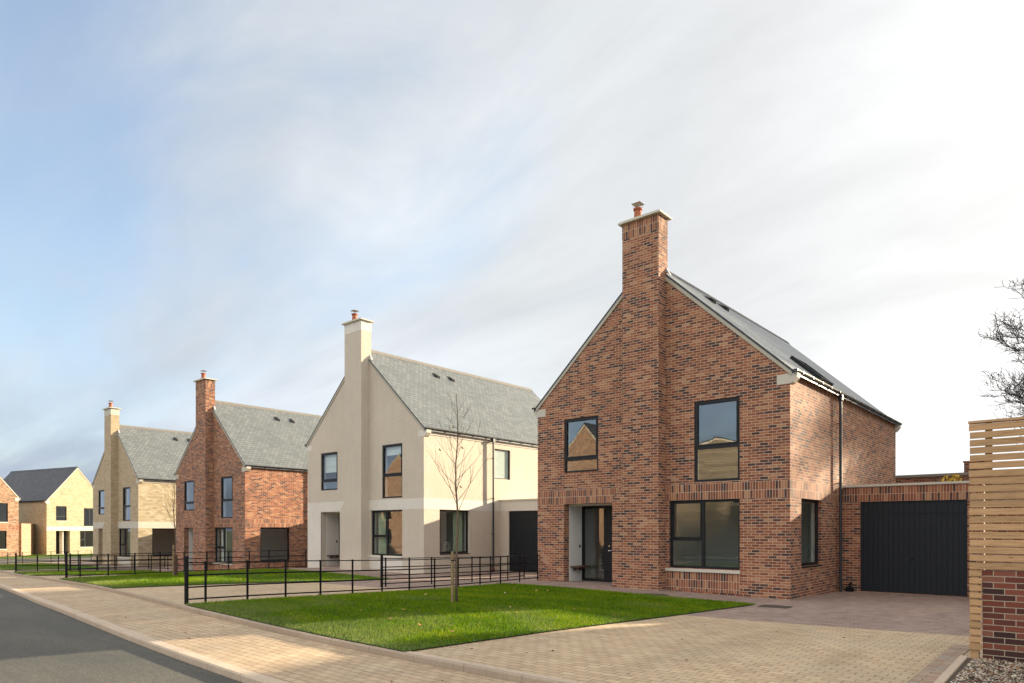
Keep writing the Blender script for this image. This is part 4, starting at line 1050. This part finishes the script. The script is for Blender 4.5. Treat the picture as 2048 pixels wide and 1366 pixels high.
# ---------------------------------------------------------------- trees
def sapling(x, y, height, label, seed, first=2.0, stake=True, lean=(0, 0), guard=False):
    r = random.Random(seed); z = h1(x, y) + .05
    t = empty('young_tree', (x, y, z), 0, label, 'tree', 'staked young trees on the lawns')
    n = 9; tr = [(lean[0] * (i / n) ** 1.5 + .02 * math.sin(i * 1.3 + seed), lean[1] * (i / n) + .02 * math.cos(i * 1.7), height * i / n) for i in range(n + 1)]
    rad = [.030 * (1 - .86 * (i / n) ** .9) + .002 for i in range(n + 1)]
    mb = MB(); mb.tube(tr, rad, 8); mb.build('trunk', 'sapling_bark', t, True)
    mb = MB()
    def at(f):
        i = min(int(f * n), n - 1); u = f * n - i; a, b = Vector(tr[i]), Vector(tr[i + 1]); return a.lerp(b, u)
    def branch(p, d, ln, r0, lvl):
        k = 6; pts = [p]; rr = [r0]; dd = d.copy()
        for i in range(k):
            dd = (dd + Vector((r.uniform(-.07, .07), r.uniform(-.07, .07), .075))).normalized(); p = p + dd * ln / k; pts.append(p); rr.append(max(r0 * (1 - .82 * (i + 1) / k), .0012))
        mb.tube(pts, rr, 5, caps=False)
        if lvl < 2:
            for i in range(2 if lvl == 0 else 1):
                q = pts[r.randint(2, 4)]; s = Vector((r.uniform(-1, 1), r.uniform(-1, 1), r.uniform(.5, 1.1))).normalized()
                branch(q, (dd + s * .8).normalized(), ln * r.uniform(.3, .5), r0 * .45, lvl + 1)
    nb = 26
    for i in range(nb):
        f = first / height + (.93 - first / height) * (i / (nb - 1)) ** 1.05
        a = i * 2.4 + r.uniform(-.4, .4); up = r.uniform(.85, 1.35)
        d = Vector((math.cos(a), math.sin(a), up)).normalized(); ln = (1.65 * (1 - f) ** .75 + .22) * r.uniform(.75, 1.15)
        branch(at(f), d, ln, .0075 * (1 - f) + .0030, 0)
    mb.build('branches', 'sapling_bark', t, True)
    lf = MB()
    for q in range(4):
        p = at(r.uniform(.5, .85)) + Vector((r.uniform(-.4, .4), r.uniform(-.4, .4), .1)); s = .035
        lf.quad([p + Vector((-s, 0, 0)), p + Vector((0, s * .6, -s)), p + Vector((s, 0, -.5 * s)), p + Vector((0, -s * .5, s))])
    lf.build('leaves', 'yellow_leaves', t)
    if stake:
        s = empty('tree_stake', (x - .085, y - .05, z), 0, 'round timber stake tied to ' + label, 'stake', 'timber stakes beside the young trees')
        mb = MB(); mb.tube([(0, 0, -.3), (.004, 0, 1.10), (.004, 0, 1.115)], [.034, .034, .028], 10); mb.build('post', 'weathered_stake', s)
        mb = MB(); mb.tube([(-.045, 0, .93), (.0, -.05, .93), (.09, .0, .93), (.1, .05, .93), (.04, .09, .93), (-.03, .04, .93), (-.045, 0, .93)], .011, 6); mb.build('strap', 'black_paint', s)
    if guard:
        mb = MB(); mb.tube([(0, 0, .0), (0, 0, .75)], .06, 10); mb.build('guard', 'brown_iron', t)
    return t
sapling(-4.49, -7.65, 4.55, 'leafless young tree on the nearest lawn', 4, 1.95)
sapling(-19.05, -7.41, 3.6, 'leafless young tree before the smaller red brick house', 11, 1.6, lean=(-.25, 0), guard=True)

def bare_tree(x, y, height, label, seed, spread=1.0, lod=5, r0=.26, tw=1.0, group='bare trees beyond the right side of the street'):
    q = np.random.default_rng(seed); z = h1(x, y) - .1
    t = empty('bare_tree', (x, y, z), 0, label, 'tree', group)
    segs = []                                # p0, p1, r0, r1
    def grow(p, d, ln, r, lvl):
        k = 4 if lvl < 2 else 3
        for i in range(k):
            d = d + q.normal(0, .13 + .03 * lvl, 3) * (1 if lvl else .35); d[2] += .03 if lvl > 1 else .05; d /= np.linalg.norm(d)
            p1 = p + d * ln / k; r1 = r * (1 - .22 / 1)
            segs.append((p, p1, r, r1)); 
            if lvl < lod and (i > 0 or lvl > 0):
                nb = 2 if lvl < 3 else (2 if q.random() < .75 else 1)
                for _ in range(nb):
                    s = q.normal(0, 1, 3); s[2] = abs(s[2]) * .35; s -= d * (s @ d); s /= np.linalg.norm(s) + 1e-9
                    nd = d * .62 + s * .78 * spread; nd /= np.linalg.norm(nd)
                    grow(p1, nd, ln * q.uniform(.48, .68), r1 * .52, lvl + 1)
            p, r = p1, r1
    grow(np.zeros(3), np.array([0, 0, 1.0]), height * .62, r0, 0)
    segs = [(a, b, c, d) for a, b, c, d in segs]
    def mesh(sel, name, seg, minr):
        P0 = np.array([s[0] for s in sel]); P1 = np.array([s[1] for s in sel]); r0_ = np.maximum(np.array([s[2] for s in sel]), minr); r1_ = np.maximum(np.array([s[3] for s in sel]), minr)
        D = P1 - P0; D /= np.linalg.norm(D, axis=1)[:, None] + 1e-9
        up = np.where(np.abs(D[:, 2:3]) < .9, np.array([[0, 0, 1.]]), np.array([[1., 0, 0]])); A = np.cross(D, up); A /= np.linalg.norm(A, axis=1)[:, None]; B = np.cross(A, D)
        V = []
        for P, rr in ((P0, r0_), (P1, r1_)):
            for k in range(seg):
                th = 2 * np.pi * k / seg; V.append(P + (A * np.cos(th) + B * np.sin(th)) * rr[:, None])
        V = np.stack(V, 1); n = len(sel); F = np.array([(k, (k + 1) % seg, seg + (k + 1) % seg, seg + k) for k in range(seg)])
        np_mesh(name, V.reshape(-1, 3), (F[None] + (np.arange(n) * 2 * seg)[:, None, None]).reshape(-1, 4), ['dark_bark'], parent=t)
    mesh([s for s in segs if s[2] > .06], 'trunk', 8, .02)
    mesh([s for s in segs if s[2] <= .06], 'crown', 3, .008 * tw)
    return t
bare_tree(9.4, 46.3, 18.5, 'tall bare tree cut off by the right edge, above the timber screen', 21, .60, 6, .30, 1.8)
bare_tree(5.6, 31.4, 9.0, 'smaller fine twigged tree in front of the tall bare one, just above the screen', 52, .75, 5, .15, 1.4)
bare_tree(7.8, 24.5, 12.5, 'bare tree out of the picture that dapples the side wall of the nearest house', 33, .9, 3, .17, 1.3)
# overhead wire behind the chimneys
mb = MB(); a, b = Vector((-66, 28, 11.6)), Vector((-20, 42, 9.4))
pts = [a.lerp(b, i / 12) + Vector((0, 0, -1.2 * (1 - (2 * i / 12 - 1) ** 2) + .6)) for i in range(13)]
mb.tube(pts, .018, 5); tag(mb.build('overhead_cable', 'cable_black'), 'thin overhead cable crossing the sky behind the buff house chimney', 'cable')
# small things by the garages and in the windows of the rendered house
t = empty('gully_pot', (.28, 4.42, h1(.28, 4.42)), 0, 'small black rainwater gully beside the nearest garage', 'drain')
mb = MB(); mb.box(-.09, .09, -.1, .1, -.05, .12); mb.build('body', 'black_paint', t)
mb = MB(); mb.tube([(0, .02, .1), (0, .02, .2), (.03, .1, .26)], .035, 8); mb.build('spout', 'black_paint', t)
t = empty('boot_brush', (-14.2, 4.1, h1(-14.2, 4.1)), R(20), 'dark brown garden ornament standing by the rendered house downpipe', 'ornament')
mb = MB(); mb.tube([(0, 0, 0), (0, 0, .10), (.02, 0, .24), (.03, 0, .30)], [.10, .12, .06, .03], 10); mb.build('body', 'brown_iron', t, True)
mb = MB(); mb.tube([(.02, 0, .27), (.05, 0, .33), (.04, 0, .40)], [.045, .05, .012], 8); mb.build('head', 'brown_iron', t, True)
def orchid(x, y, z):
    t = empty('potted_orchid', (x, y, z), 0, 'white orchid behind the side window of the rendered house', 'plant'); r = random.Random(2)
    mb = MB(); mb.tube([(0, 0, 0), (0, 0, .14)], [.05, .065], 10); mb.build('pot', 'petal_white', t)
    mb = MB(); mb.tube([(0, 0, .13), (.01, -.02, .32), (0, -.06, .48), (-.01, -.12, .56)], .005, 5); mb.build('stem', 'leaf_green', t)
    for i in range(7):
        c = Vector((r.uniform(-.03, .05), -.14 + i * .03, .56 - i * .035 + r.uniform(-.02, .02))); mb = MB()
        for k in range(5):
            a = k * 1.257; u = Vector((.1, math.cos(a), math.sin(a))) * .045; v = Vector((0, -math.sin(a), math.cos(a))) * .02
            mb.quad([c, c + u * .6 + v, c + u, c + u * .6 - v])
        mb.build('flower', 'petal_white', t)
orchid(-14.65 - .32, .5 + 1.08, .90)
t = empty('ring_ornament', (-14.65 - .36, .5 + 1.62, .87), 0, 'round woven ring standing in the side window of the rendered house', 'ornament')
for rr in (.19, .11):
    mb = MB(); mb.tube([(0, rr * math.cos(i * math.pi / 12), .20 + rr * math.sin(i * math.pi / 12)) for i in range(25)], .014, 6); mb.build('ring', 'rope_weave', t, True)
mb = MB(); mb.box(-.05, .05, -.06, .06, -.06, .02); mb.build('foot', 'dark_timber', t)
